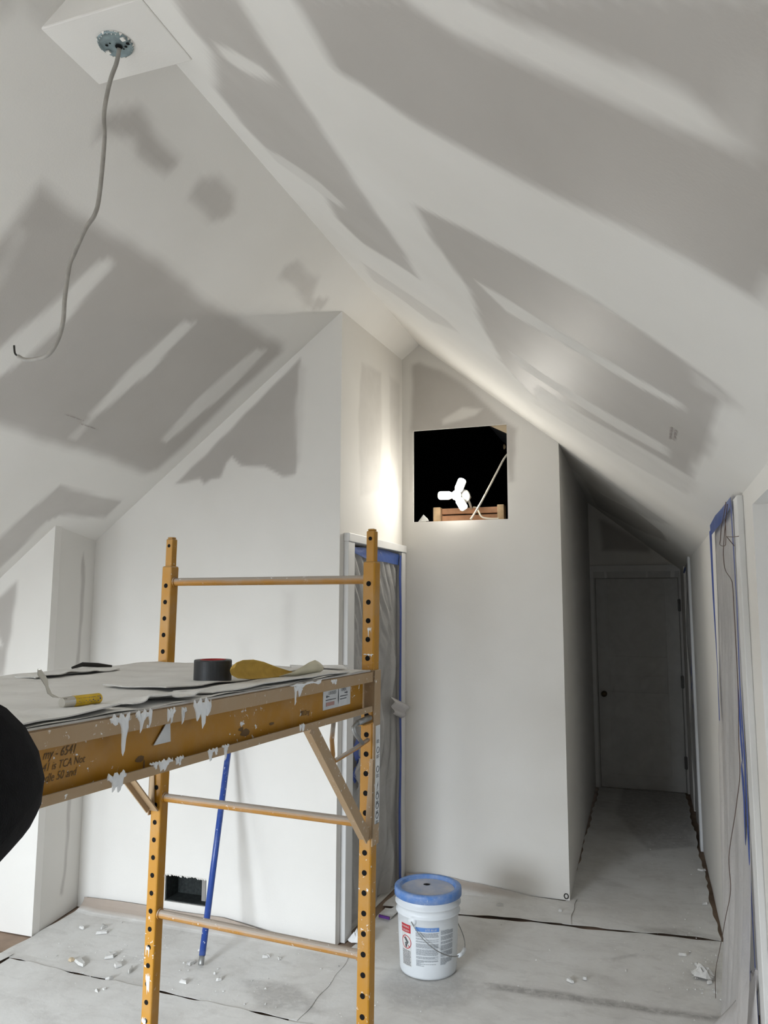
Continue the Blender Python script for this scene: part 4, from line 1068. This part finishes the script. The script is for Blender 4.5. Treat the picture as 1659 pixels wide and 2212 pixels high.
# wire bail with plastic grip hanging on the right, ears
ht = -0.52
ear = lambda th, z: bcam(rad(z)+.004, th, z)
for th in (ht, ht+math.pi):
    MB().lathe([(0, .012), (.016, .011), (.020, .006), (.022, .0)], 20, lambda x, y, z: tuple(Vector(bcam(rad(.255)-.002+z, th, .255+y))+Vector((-math.sin(yawb+th), math.cos(yawb+th), 0))*x)).build('bail_ear', 'bucket', bk, smooth=True)
hp = []
N = 24
for i in range(N+1):
    t = i/N
    th = ht+math.pi*t
    sag = math.sin(math.pi*t)
    hp.append(bcam(rad(.2)+.014+.020*sag, th, .255-.155*sag**0.9))
hd = MB().tube(hp, .0022, 8).build('bail_handle', 'steel', bk, smooth=True)
MB().tube(hp[11:15], .0085, 14).build('grip', 'bucket', hd, smooth=True)
# printed panels wrapped on the body: th = angle from the camera's side, + is to the picture's right
def skinp(th, z, off=.0009): return bcam(rad(z)+off, th, z)
def panel(m, t0, t1, z0, z1, off=.0009, n=8):
    vs, fs = [], []
    for i in range(n+1):
        t = t0+(t1-t0)*i/n
        vs += [skinp(t, z0, off), skinp(t, z1, off)]
        if i:
            fs.append((2*i-2, 2*i, 2*i+1, 2*i-1))
    m.add(vs, fs)
lab = MB()
panel(lab, -1.02, -.60, .047, .232, .0006)
lb1 = lab.build('warning_label', 'label_white', bk, fixn=False)
m = MB()
panel(m, -1.02, -.60, .195, .232)
for t in range(28):
    a0, a1 = t*2*math.pi/28, (t+1)*2*math.pi/28
    q = lambda a, r: skinp(-.80+r*1.05*math.cos(a)/.147, .153+r*math.sin(a), .0013)
    m.add([q(a0, .030), q(a1, .030), q(a1, .0265), q(a0, .0265)], [(0, 1, 2, 3)])
q0 = lambda u, v: skinp(-.80+u/.147, .153+v, .0014)
m.add([q0(-.021, .018), q0(-.018, .021), q0(.021, -.018), q0(.018, -.021)], [(0, 1, 2, 3)])
m.build('warning_red', 'red', lb1, fixn=False)
m = MB()
tt = lambda t0, z0, off=.0016: (lambda u, v: skinp(t0+u/.147, z0+v, off))
text_mesh('WARNING', .0115, tt(-1.005, .2165), m, sx=.92)
text_mesh('CUIDADO', .0115, tt(-1.005, .2005), m, sx=.95)
m.build('warning_text', 'label_white', lb1, fixn=False)
m = MB()                                            # figure tipping into a pail
for poly in ([(-.012, .018), (-.004, .022), (.008, .010), (.013, .002), (.010, -.008), (.002, -.012), (-.002, -.006), (.002, .0), (-.006, .006)], [(-.008, -.010), (.006, -.010), (.004, -.024), (-.006, -.024)], [(-.004, .0), (.0, -.004), (-.008, -.012), (-.010, -.008)], [(.014, .004), (.017, .004), (.017, .001), (.014, .001)]):
    m.add([skinp(-.80+u/.147, .153+v, .0015) for u, v in poly], [tuple(range(len(poly)))])
rows = []
for z in np.arange(.052, .118, .0052):
    n = 5
    x = -1.0
    while x < -.64:
        w_ = .02+.06*rng.random()
        panel(m, x, min(x+w_, -.62), z, z+.0026, .0014, 2)
        x += w_+.012
m.build('warning_print', 'ink', lb1, fixn=False)
lab = MB()
panel(lab, -.42, .36, .214, .232)
lb2 = lab.build('colour_band', 'label_blue', bk, fixn=False)
m = MB()
text_mesh('LITE BLUE', .0125, tt(-.10, .2185), m, shear=.2)
m.build('colour_name', 'label_white', lb2, fixn=False)
def lines(t0, t1, zs, h, gap_at):
    m = MB()
    for i, z in enumerate(zs):
        x = t0
        end = t1 if i not in gap_at else t0+(t1-t0)*gap_at[i]
        while x < end-.02:
            w_ = .03+.09*rng.random()
            panel(m, x, min(x+w_, end), z, z+h, .0010, 2)
            x += w_+.010
    return m
zs = [.206-i*.0040 for i in range(37)]
lines(-.41, .34, [z for i, z in enumerate(zs) if i not in (5, 8, 11, 17, 25, 29)], .0029, {5: .3, 8: .6, 22: .85, 26: .35, 27: .2, 28: .9, 29: .2, 30: .4}).build('small_print', 'ink_grey', bk, fixn=False)
zs2 = [.214-i*.0040 for i in range(38)]
lines(.42, .92, [z for i, z in enumerate(zs2) if i not in (5, 11, 15, 22, 29)], .0029, {0: .6, 25: .3, 31: .5, 32: .4}).build('small_print', 'ink_grey', bk, fixn=False)

# ================================================================ BLUE EXTENSION POLE
pl = empty('extension_pole', (-2.07, 3.385, 0.012), 'blue painted extension pole leaning on the back wall behind the scaffold', 'pole')
p0, p1 = Vector((-2.070, 3.385, 0.014)), Vector((-2.172, 3.794, 1.09))
dv = p1-p0
MB().tube([p0+dv*.035, p0+dv*.5, p1], 0.0155, 20).build('shaft', 'pole_blue', pl, smooth=True)
MB().tube([p0, p0+dv*.006, p0+dv*.036], [.0125, .0135, .0135], 16).build('metal_tip', 'steel', pl, smooth=True)
def spot(t0, t1, th, w_, seed):
    r_ = np.random.default_rng(seed)
    d = dv.normalized()
    e = Vector((d.y, -d.x, 0)).normalized()
    g = d.cross(e)
    m = MB()
    n = 12
    vs = []
    for i in range(n):
        a = i/n*2*math.pi
        t = (t0+t1)/2+(t1-t0)/2*math.cos(a)*(0.6+.5*r_.random())
        h_ = th+w_*math.sin(a)*(.6+.6*r_.random())
        vs.append(p0+dv*t+(e*math.cos(h_)+g*math.sin(h_))*.0163)
    m.add(vs, [tuple(range(n))])
    m.build('paint_spatter', 'compound', pl, fixn=False)
for i, (a, b, th, w_) in enumerate([(.80, .86, -2.2, .6), (.85, .90, -1.6, .4), (.66, .73, -1.5, .5), (.69, .72, -2.4, .3), (.40, .412, -1.9, .2), (.30, .306, -1.7, .15)]):
    spot(a, b, th+3.5, w_, i)

# ================================================================ CEILING BOX AND CABLE
bx = Vector((-1.412, 1.682, 3.336))
ob = empty('ceiling_box', bx, 'round galvanised electrical box set in the square ceiling pad', 'electrical box')
bfn = lambda x, y, z: (bx.x+x, bx.y+y, bx.z+z)
# the can sits in the pad with its mouth flush; the pad hides all but a shallow dish
m = MB()
m.lathe([(.000, -.0012), (.034, -.0012), (.044, -.0030), (.0475, -.0065), (.0495, -.0065), (.0515, -.0008)], 40, bfn)
can = m.build('can', 'galv', ob, smooth=True)
m = MB()
for x, y, r in ((0.004, .010, .011), (-.026, -.006, .0045), (.024, .016, .0045), (-.012, -.010, .003), (.012, .022, .003), (.040, .004, .006)):
    m.add([bfn(x+r*math.cos(t*.52), y+r*math.sin(t*.52), -.0045 if abs(x) < .035 else -.008) for t in range(12)], [tuple(range(12))])
m.build('knockout', 'hole', can, fixn=False)
m = MB()
for th in np.linspace(0, 2*math.pi, 26)[:-1]:
    s = .004+.005*rng.random()
    r = .0515+.003*rng.random()
    m.add([bfn(r*math.cos(th), r*math.sin(th), -.001), bfn(r*math.cos(th+.22), r*math.sin(th+.22), -.001), bfn((r-s)*math.cos(th+.1), (r-s)*math.sin(th+.1), -.009)], [(0, 1, 2)])
for th in (2.75, 5.9):
    m.box((.040*math.cos(th)-.006, .040*math.sin(th)-.006, -.010), (.040*math.cos(th)+.006, .040*math.sin(th)+.006, -.006), bfn)
m.build('plaster_rim', 'gypsum', ob, fixn=False)
cb = empty('ceiling_cable', (bx.x, bx.y, 3.33), 'white electrical cable dangling from the round ceiling box', 'cable')
CP = [[-1.408, 1.694, 3.328], [-1.420, 1.70, 3.29], [-1.437, 1.70, 3.245], [-1.449, 1.70, 3.19], [-1.455, 1.70, 3.13], [-1.449, 1.70, 3.045], [-1.456, 1.70, 2.885], [-1.469, 1.70, 2.825], [-1.498, 1.70, 2.788], [-1.534, 1.70, 2.716], [-1.549, 1.70, 2.68], [-1.559, 1.70, 2.585], [-1.560, 1.70, 2.515], [-1.575, 1.70, 2.46], [-1.605, 1.70, 2.422], [-1.646, 1.70, 2.412], [-1.689, 1.70, 2.414], [-1.716, 1.70, 2.427]]
def smooth(P, k=6):
    P = [Vector(p) for p in P]
    out = []
    for i in range(len(P)-1):
        a, b, c, d = P[max(i-1, 0)], P[i], P[i+1], P[min(i+2, len(P)-1)]
        for j in range(k):
            t = j/k
            out.append(0.5*((2*b)+(c-a)*t+(2*a-5*b+4*c-d)*t*t+(3*b-a-3*c+d)*t**3))
    out.append(P[-1])
    return out
MB().tube(smooth(CP), .0062, 10).build('sheath', 'cable', cb, smooth=True)
MB().tube(smooth([CP[-1], [-1.729, 1.70, 2.438], [-1.734, 1.70, 2.462]], 4), .0028, 8).build('bare_end', 'dark', cb, smooth=True)

# ================================================================ ATTIC HOLE: 290, WOOD, CABLES
LC = Vector((-1.150, YG-0.008, 2.430))
lm = empty('work_lamp', LC, 'lit three lobed work lamp hanging in the attic hole', 'lamp')
for ang in (64, 180, -58):
    a = math.radians(ang)
    d = Vector((math.cos(a), 0, math.sin(a)))
    n_ = Vector((-d.z, 0, d.x))
    m = MB()
    w0, w1, L0, L1, th = .016, .025, .026, .114, .013
    pts = [(L0, -w0), (L0+.02, -w1), (L1-.012, -w1), (L1-.003, -w1*.75), (L1, -w1*.4), (L1, w1*.4), (L1-.003, w1*.75), (L1-.012, w1), (L0+.02, w1), (L0, w0)]
    place = lambda u, v, w: tuple(LC+d*u+n_*v+Vector((0, w-th-.14*u, 0)))
    m.prism(pts, .008, place)
    pa = m.build('light_panel', 'lamp_on', lm, bevel=.003)
    MB().prism([(u*1.01, v*1.04) for u, v in pts], .018, lambda u, v, w: place(u, v, w+.0085)).build('panel_housing', 'lamp_body', pa)
MB().tube([LC+Vector((0, -.018, 0)), LC+Vector((0, -.006, 0))], .022, 24).build('hub_light', 'lamp_on', lm, bevel=.003)
MB().tube([LC+Vector((0, -.0055, 0)), LC+Vector((0, .02, 0))], .033, 24).build('hub', 'lamp_body', lm, bevel=.003)
MB().lathe([(0, 0), (.045, 0), (.048, .008), (.03, .016), (.018, .03), (.016, .06), (0, .06)], 32, lambda x, y, z: (LC.x+.035+x+z*.5, LC.y+.022+z, LC.z-.006+y)).build('base', 'lamp_body', lm, smooth=True)
MB().tube([(LC.x+.06, LC.y+.06, LC.z-.01), (LC.x+.07, LC.y+.10, LC.z-.05), (LC.x+.07, LC.y+.135, LC.z-.075)], .008, 10).build('arm', 'lamp_body', lm, smooth=True)
yw = YG+0.14
for nm, b0, b1_, mt, lab in (('lumber_block', (-1.338, yw-.03, 2.266), (-1.288, yw+.05, 2.372), 'lumber', 'upright pine block at the left end of the boards in the attic hole'),
                         ('lumber_block', (-.906, yw-.03, 2.266), (-.862, yw+.05, 2.375), 'lumber', 'upright pine block at the right end of the boards in the attic hole'),
                         ('wood_board', (-1.287, yw, 2.326), (-.907, yw+.03, 2.366), 'lumber_red', 'upper reddish board lying between two blocks in the attic hole'),
                         ('wood_board', (-1.287, yw, 2.266), (-.907, yw+.03, 2.318), 'lumber_red', 'lower reddish board lying between two blocks in the attic hole')):
    tag(MB().box(b0, b1_).build(nm, mt, bevel=.004), lab, 'lumber')
struct(MB().box((-1.50, YG+.018, 2.13), (-.60, YG+.25, 2.264)).build('trim_6', 'lumber'))
tag(MB().tube(smooth([(-.815, YG+.05, 2.70), (-.846, YG+.045, 2.66), (-.885, YG+.035, 2.585), (-.935, YG+.03, 2.49), (-1.005, YG+.02, 2.36), (-1.062, YG+.016, 2.272)]), .0068, 10).build('attic_cable', 'cable_bright', smooth=True), 'taut white cable slanting across the attic hole', 'cable')
tag(MB().tube(smooth([(-1.06, YG+.10, 2.362), (-1.035, YG+.09, 2.355), (-1.02, YG+.07, 2.33), (-.995, YG+.04, 2.29), (-.95, YG+.03, 2.275), (-.88, YG+.03, 2.272)]), .0058, 10).build('attic_cable', 'cable_bright', smooth=True), 'short looped lamp cord lying on the sill of the attic hole', 'cord')
tag(MB().add([(-.925, YG+.018, 2.8795), (-.818, YG+.018, 2.8795), (-.818, YG+.018, 2.822), (-.925, YG+.026, 2.8795), (-.818, YG+.026, 2.8795), (-.818, YG+.026, 2.822)], [(0, 2, 1), (3, 4, 5), (0, 1, 4, 3), (1, 2, 5, 4), (2, 0, 3, 5)]).build('paper_corner', 'cardboard'), 'tan paper triangle in the upper corner of the attic hole', 'paper')
m = MB()
m.add([(-1.40, YG+.03, 2.27), (-1.345, YG+.03, 2.272), (-1.385, YG+.04, 2.318), (-1.36, YG+.06, 2.29), (-1.42, YG+.03, 2.268), (-1.37, YG+.05, 2.268)], [(0, 1, 2), (1, 3, 2), (4, 5, 2), (4, 0, 3)])
tag(m.build('foil_scrap', 'label_white', solid=.001), 'bent pale scrap on the sill left of the boards in the attic hole', 'scrap')
tag(MB().lathe([(0, 0), (.008, .0), (.013, .006), (.013, .012), (.006, .016)], 12, lambda x, y, z: (-.828-z, YG+.02+x, 2.735+y*1.3)).build('cable_clamp', 'brass'), 'small brass cable clamp on the right edge of the attic hole', 'clamp')

# ================================================================ PLASTIC SHEETS AND TAPE
def plastic_sheet(name, fn, label, mat, nu=60, nv=140):
    o = MB().grid(fn, nu, nv).build(name, mat, smooth=True, fixn=False)
    return tag(o, label, 'plastic sheet')
def wr(*a): return sum(A_*math.sin(f*p+ph) for A_, f, p, ph in a)
def cl_fn(u, v):
    y = 3.962+.770*u
    z = .02+2.02*v
    g = max(0, v-.62)/.38
    s = (u-.1)*1.0-(1-v)*1.9                         # folds fan down from the top left
    fold = .013*g*math.sin(s*46)+.008*g*math.sin(s*83+1)
    low = (1-g)*(.010*math.sin(u*17+v*9)+.008*math.sin(u*31-v*14+2)+.012*math.sin(u*7+v*21))
    edge = min(1, 8*u, 8*(1-u))
    return (xc(y)-.004+(fold+low)*edge, y, z)
ps = plastic_sheet('plastic_sheet', cl_fn, 'pleated clear plastic sheet taped over the closet door beside the scaffold', 'plastic', 90, 200)
def strip(m, fn, pts, w_, off=.001):
    """tape strip: pts along it in surface coordinates, w_ across"""
    L, R_ = [], []
    for i, p in enumerate(pts):
        d = np.subtract(pts[min(i+1, len(pts)-1)], pts[max(i-1, 0)]).astype(float)
        d /= np.linalg.norm(d)
        ww = w_[i] if isinstance(w_, (list, tuple)) else w_
        n_ = np.array((-d[1], d[0]))*ww/2
        L.append(np.add(p, n_))
        R_.append(np.subtract(p, n_))
    vs = [fn(*q, off) for q in L]+[fn(*q, off) for q in R_]
    k = len(pts)
    m.add(vs, [(i, i+1, k+i+1, k+i) for i in range(k-1)])
cwf = lambda y, z, o: (xc(y)+.010+o+.003*math.sin(y*40+z*25), y, z)
m = MB()
strip(m, cwf, [(3.99, 2.022), (4.2, 2.016), (4.45, 2.02), (4.72, 2.012)], [.035, .07, .075, .07])
m.build('tape_top', 'blue_film', ps, fixn=False, solid=.0008)
m = MB()
strip(m, lambda y, z, o: (xc(y)+.022+o+.004*math.sin(z*9), y, z), [(4.745, 2.04), (4.75, 1.9), (4.742, 1.7), (4.748, 1.4), (4.738, 1.1), (4.745, .8), (4.735, .45), (4.74, .04)], [.07, .10, .085, .09, .075, .085, .07, .09])
strip(m, lambda y, z, o: (xc(y)+.002+o, y, z), [(3.962, 2.04), (3.964, 1.2), (3.961, .05)], .016)
m.build('tape_side', 'blue_tape', ps, fixn=False, solid=.0008)
for (y, z, s, sd_) in ((4.03, .93, .05, 1), (4.06, .85, .045, 2), (4.02, .80, .04, 3), (4.09, .96, .03, 4)):
    r_ = np.random.default_rng(sd_)
    MB().add([cwf(y+s*math.cos(t*.9)*(.5+.7*r_.random()), z+1.3*s*math.sin(t*.9)*(.5+.7*r_.random()), .004) for t in range(7)], [tuple(range(7))]).build('tape_patch', 'blue_tape', ps, fixn=False, solid=.0008)
m = MB()
m.grid(lambda u, v: cwf(4.02+.09*u+.02*math.sin(v*9), .72+.16*v, .010+.012*math.sin(u*11+v*7)), 6, 10)
m.build('plastic_tatter', 'plastic_white', ps, smooth=True, solid=.0006)
m = MB()
m.grid(lambda u, v: (xc(4.6)+.03+.05*u*math.sin(v*2.6)+.012*math.sin(v*11), 4.56+.16*u, 1.06+.10*v-.05*u), 8, 10)
m.build('plastic_flap', 'plastic_white', ps, smooth=True, solid=.0006)

def rw_fn(u, v):
    # loose sheet over the right closet: taped at the top, spreading and bulging towards the floor
    z = .012+2.05*v
    low = (1-v)
    y0 = 2.845-.02*low
    y1 = 3.80+.28*min(1, low*2.2)*min(1, max(0, low-.15)*3)
    y = y0+(y1-y0)*u
    fold = .012*math.sin(u*15+v*3)*low+.008*math.sin(u*33-v*5)*low**.5+.006*math.sin((u*1.3+v)*24)*max(0, v-.55)
    bulge = .05*low**4*(1-u)**.7*2+.015*low
    return (XW-.006-bulge-abs(fold)*min(1, 10*u, 10*(1-u)), y, z)
pr = plastic_sheet('plastic_sheet', rw_fn, 'milky plastic sheet hanging loose over the closet on the right wall', 'plastic_white', 70, 170)
rwf = lambda y, z, o: (XW-.024-o+.002*math.sin(z*13+y*30), y, z)
m = MB()
strip(m, rwf, [(2.855, 2.07), (3.2, 2.062), (3.5, 2.066), (3.80, 2.06)], [.03, .05, .06, .05])
strip(m, rwf, [(3.74, 2.03), (3.80, 1.985)], .09)
m.build('tape_top', 'blue_film', pr, fixn=False, solid=.0008)
m = MB()
strip(m, rwf, [(2.868, 2.07), (2.863, 1.72), (2.866, 1.45), (2.87, 1.2), (2.868, .9), (2.872, .6), (2.872, .3), (2.868, .015)], [.06, .02, .018, .05, .022, .03, .035, .03])
strip(m, rwf, [(3.79, 2.06), (3.785, 1.75), (3.775, 1.45), (3.79, 1.21)], [.09, .065, .06, .02])
m.build('tape_side', 'blue_tape', pr, fixn=False, solid=.0008)
for (y, z, dy, dz, sd_) in ((2.90, 1.37, .03, .10, 1), (2.905, 1.25, .025, .07, 2), (2.93, 1.06, .035, .16, 3), (2.93, .62, .03, .12, 5)):
    r_ = np.random.default_rng(sd_)
    MB().add([rwf(y+dy*math.cos(t*.785)*(.6+.5*r_.random()), z+dz*math.sin(t*.785)*(.6+.5*r_.random()), .004+.03*max(0, .9-z)) for t in range(8)], [tuple(range(8))]).build('tape_patch', 'blue_tape', pr, fixn=False, solid=.0008)
def fl_fn(u, v):
    z = .015+.55*v
    return (XW-.02-.16*(1-v)**1.4*(0.5+.5*u)-.008*math.sin(u*13+v*8), 2.83+(.62*(1-v)**.8+.02)*u, z)
MB().grid(fl_fn, 24, 30).build('floor_fold', 'plastic_white', pr, smooth=True, solid=.0006)
def sr_fn(u, v):
    y = 6.21+1.0*u
    return (XW+.012+.010*math.sin(u*17+v*4)+.008*math.sin(u*9-v*13), y, .02+2.05*v)
p3 = plastic_sheet('plastic_sheet', sr_fn, 'clear plastic sheet over the side doorway at the corridor end', 'plastic', 40, 80)
for (y, z, dy, dz, sd_) in ((6.5, 1.25, .05, .07, 1), (6.55, 1.12, .04, .05, 2), (6.45, 1.0, .05, .06, 3), (6.9, 2.03, .25, .03, 4), (6.42, 1.36, .03, .06, 5)):
    r_ = np.random.default_rng(sd_)
    MB().add([(XW-.002-.001*t, y+dy*math.cos(t*.785)*(.6+.5*r_.random()), z+dz*math.sin(t*.785)*(.6+.5*r_.random())) for t in range(8)], [tuple(range(8))]).build('tape_patch', 'blue_tape', p3, fixn=False, solid=.0008)
def ed_fn(u, v):
    x = -.50+.80*u
    s = (u-.5)*(1+.5*(1-v))
    return (x, YE-.028-.008*math.sin(s*23+1)-.006*math.sin(s*41)-.02*(1-v)**3, .016+2.05*v)
plastic_sheet('plastic_sheet', ed_fn, 'thin clear plastic sheet hung over the panelled door at the corridor end', 'plastic_thin', 50, 60)

# bare wires on the right wall
def wire(pts, label, r=.0013):
    return tag(MB().tube(smooth(pts, 5), r, 6).build('loose_wire', 'wire', smooth=True), label, 'wire')
X1 = XW-.045
wire([(X1-.006, 2.75, 2.055), (X1-.010, 2.79, 2.02), (X1-.008, 2.93, 1.99), (X1-.008, 2.99, 1.95), (X1-.012, 2.97, 1.93), (X1-.010, 2.83, 1.915), (X1-.008, 2.80, 1.93), (X1-.008, 2.78, 2.0)], 'looped thin brown wire at the top of the milky plastic sheet')
wire([(X1, 2.77, 2.05), (X1, 2.88, 1.99), (X1, 2.97, 1.93), (X1, 3.0, 1.89), (X1, 2.96, 1.84), (X1, 2.78, 1.80), (X1, 2.74, 1.775), (X1, 2.735, 1.70), (X1, 2.735, 1.56), (X1, 2.745, 1.42), (X1, 2.80, 1.29), (X1, 2.82, 1.17), (X1-.01, 2.85, 1.08), (X1-.02, 2.84, 1.03), (X1-.03, 3.02, .85), (X1-.03, 3.02, .74), (X1-.04, 3.16, .60), (X1-.05, 3.36, .42), (X1-.06, 3.55, .25), (X1-.06, 3.62, .12)], 'long thin brown wire hanging down the milky plastic sheet')
wire([(XW-.024, 2.84, 1.915), (XW-.05, 2.78, 1.94), (XW-.06, 2.70, 1.935), (XW-.05, 2.60, 1.925), (XW-.045, 2.50, 1.918)], 'short wire end sticking out over the right door casing')


def mark(fn, parent, rows):
    m = MB()
    for r_, n in enumerate(rows):
        for i in range(n):
            if (i*7+r_*3) % 5 == 4:
                continue
            u, v = i*.0085, r_*.013
            m.add([fn(u, v), fn(u+.006, v), fn(u+.0055, v+.008), fn(u+.001, v+.007)], [(0, 1, 2, 3)])
    o = m.build('printed_mark', simple('faint_print', (0.34, 0.29, 0.27), 0.9), bpy.data.objects[parent], fixn=False)
mark(lambda u, v: (.088+v*.9-.0020, 2.47+u*1.2, zr(.088+v*.9)-.0020), 'ceiling', (17, 15))
mark(lambda u, v: (-2.527-v*.5+.0015, 2.81+u, zl(-2.527-v*.5)-.0020), 'ceiling.001', (14,))
mark(lambda u, v: (-2.545-v*.5+.0015, 2.93+u, zl(-2.545-v*.5)-.0020), 'ceiling.001', (13,))

# ================================================================ PERSON (only an elbow reaches into the picture)
PC = Vector((-0.55, 0.10, 0))
PF = Vector((0.35, 0.937, 0))
PR = Vector((0.937, -0.35, 0))
def pb(r, f, z): return tuple(PC+PR*r+PF*f+Vector((0, 0, z)))
def skinned(name, nodes, edges, mat, parent=None, sub=2, root=0):
    me = bpy.data.meshes.new(name)
    me.from_pydata([n_[0] for n_ in nodes], edges, [])
    me.materials.append(MAT[mat])
    o = bpy.data.objects.new(name, me)
    col.objects.link(o)
    sk = o.modifiers.new('skin', 'SKIN')
    sk.use_smooth_shade = True
    if not me.skin_vertices:
        bm = bmesh.new()
        bm.from_mesh(me)
        bm.verts.layers.skin.verify()
        bm.to_mesh(me)
        bm.free()
    for i, n_ in enumerate(nodes):
        v = me.skin_vertices[0].data[i]
        v.radius = n_[1] if isinstance(n_[1], tuple) else (n_[1], n_[1])
        v.use_root = (i == root)
    md = o.modifiers.new('sub', 'SUBSURF')
    md.levels = md.render_levels = sub
    if parent:
        o.parent = parent
    return o
EL = Vector((-0.424, 0.437, 1.597))                         # elbow
RS = Vector(pb(.185, .02, 1.455))
RW = Vector(pb(.055, .215, 1.535))                          # right wrist, hand up near the chin
body_nodes = [(pb(0, 0, .95), (.13, .10)), (pb(0, 0, 1.12), (.12, .09)), (pb(0, .01, 1.32), (.145, .10)), (pb(0, 0, 1.44), (.10, .08)), (pb(0, .01, 1.53), .055),
         (pb(0, .025, 1.62), (.068, .085)), (pb(0, .02, 1.72), (.072, .088)),
         (tuple(RS), .055), (tuple(RS.lerp(EL, .55)), .042), (tuple(EL), .036), (tuple(EL.lerp(RW, .5)), .034), (tuple(RW), .024),
         (pb(-.185, .0, 1.455), .055), (pb(-.215, -.02, 1.20), .042), (pb(-.225, .03, .98), .032), (pb(-.225, .05, .90), .024),
         (pb(.09, 0, .90), .085), (pb(.10, .02, .52), .055), (pb(.10, -.01, .12), .038), (pb(.11, .12, .05), .032),
         (pb(-.09, 0, .90), .085), (pb(-.10, .02, .52), .055), (pb(-.10, -.01, .12), .038), (pb(-.11, .12, .05), .032)]
body_edges = [(0, 1), (1, 2), (2, 3), (3, 4), (4, 5), (5, 6), (3, 7), (7, 8), (8, 9), (9, 10), (10, 11), (3, 12), (12, 13), (13, 14), (14, 15), (0, 16), (16, 17), (17, 18), (18, 19), (0, 20), (20, 21), (21, 22), (22, 23)]
def hand(wrist, d, side, n0):
    """palm and five fingers growing from node n0"""
    d = Vector(d).normalized()
    side = Vector(side).normalized()
    pal = d.cross(side).normalized()
    base = len(body_nodes)
    w = Vector(wrist)
    body_nodes.append((tuple(w+d*.05), (.024, .013)))
    body_edges.append((n0, base))
    for k, (s, L) in enumerate(((-.027, .060), (-.009, .074), (.010, .080), (.028, .070))):
        i = len(body_nodes)
        body_nodes.append((tuple(w+d*.085+side*s), .0095))
        body_nodes.append((tuple(w+d*(.085+L*.45)+side*s*1.1+pal*.010), .0085))
        body_nodes.append((tuple(w+d*(.085+L*.80)+side*s*1.1+pal*.032), .0075))
        body_edges.extend([(base, i), (i, i+1), (i+1, i+2)])
    i = len(body_nodes)
    body_nodes.append((tuple(w+d*.025+side*.030+pal*.008), .011))
    body_nodes.append((tuple(w+d*.060+side*.050+pal*.020), .009))
    body_edges.extend([(base, i), (i, i+1)])
hand(RW, Vector(pb(.0, .16, 1.66))-RW, PR*.6+PF*.4, 11)
hand(pb(-.225, .05, .90), (0.05, 0.1, -1), PF, 15)
person = skinned('person', body_nodes, body_edges, 'skin')
tag(person, 'person in a black fleece sleeve whose raised elbow pokes in beside the scaffold', 'person')
# face
for s in (-1, 1):
    fc = MB()
    fc.lathe([(0, -.012), (.008, -.009), (.012, 0), (.008, .009), (0, .012)], 12, lambda x, y, z: pb(s*.032+x, .095+y*.5, 1.665+z*.6))
    fc.build('eye', 'label_white', person, smooth=True)
fc = MB()
fc.tube([pb(0, .092, 1.672), pb(0, .118, 1.635), pb(0, .100, 1.622)], [.007, .014, .008], 10)
fc.build('nose', 'skin', person, smooth=True)
for s in (-1, 1):
    fc = MB()
    fc.lathe([(0, -.03), (.012, -.02), (.016, .0), (.013, .02), (0, .03)], 12, lambda x, y, z: pb(s*.079+x*.5, .01+y, 1.655+z))
    fc.build('ear', 'skin', person, smooth=True)
fc = MB()
fc.tube([pb(-.022, .094, 1.592), pb(0, .103, 1.590), pb(.022, .094, 1.592)], [.003, .006, .003], 8)
fc.build('lips', simple('lips', (0.40, 0.17, 0.14), 0.5), person, smooth=True)
fc = MB()
def hair_fn(u, v):
    t, p = u*2*math.pi, (v*.62)*math.pi
    r = .108
    fr = max(0, math.cos(t-math.pi/2))
    p *= 1-.38*fr
    return pb(.088*math.sin(p)*math.cos(t)*1.05, .0+.118*math.sin(p)*math.sin(t), 1.695+.105*math.cos(p))
fc.grid(hair_fn, 28, 16)
fc.build('hair', 'hair', person, smooth=True, solid=.006)
jn = [(pb(0, 0, .90), (.165, .125)), (pb(0, 0, 1.12), (.155, .115)), (pb(0, .01, 1.32), (.170, .125)), (pb(0, 0, 1.45), (.115, .095)), (pb(0, 0, 1.50), (.075, .07)),
      (tuple(RS), .070), (tuple(RS.lerp(EL, .5)), .058), (tuple(RS.lerp(EL, .85)), .052), (tuple(EL), (.058, .058)), (tuple(EL.lerp(RW, .3)), .050), (tuple(EL.lerp(RW, .88)), .040),
      (pb(-.185, .0, 1.455), .070), (pb(-.218, -.02, 1.20), .056), (pb(-.228, .03, .99), .044), (pb(-.228, .045, .94), .040)]
skinned('jacket', jn, [(0, 1), (1, 2), (2, 3), (3, 4), (3, 5), (5, 6), (6, 7), (7, 8), (8, 9), (9, 10), (3, 11), (11, 12), (12, 13), (13, 14)], 'black_cloth', person)
tn = [(pb(0, 0, .97), (.145, .115)), (pb(.09, 0, .86), .098), (pb(.10, .02, .52), .070), (pb(.10, -.01, .10), .060), (pb(-.09, 0, .86), .098), (pb(-.10, .02, .52), .070), (pb(-.10, -.01, .10), .060)]
skinned('trousers', tn, [(0, 1), (1, 2), (2, 3), (0, 4), (4, 5), (5, 6)], 'jeans', person)
for s in (-1, 1):
    b = MB()
    b.grid(lambda u, v: pb(s*.105+.048*math.cos(u*2*math.pi)*(1-.25*max(0, v-.6)), .045+.135*math.sin(u*2*math.pi)*(1-.45*v), .014+.10*v), 24, 8)
    b.add([pb(s*.105+.048*math.cos(k/24*2*math.pi), .045+.135*math.sin(k/24*2*math.pi), .014) for k in range(24)], [tuple(range(24))])
    b.build('boot', 'shoe', person, smooth=True)
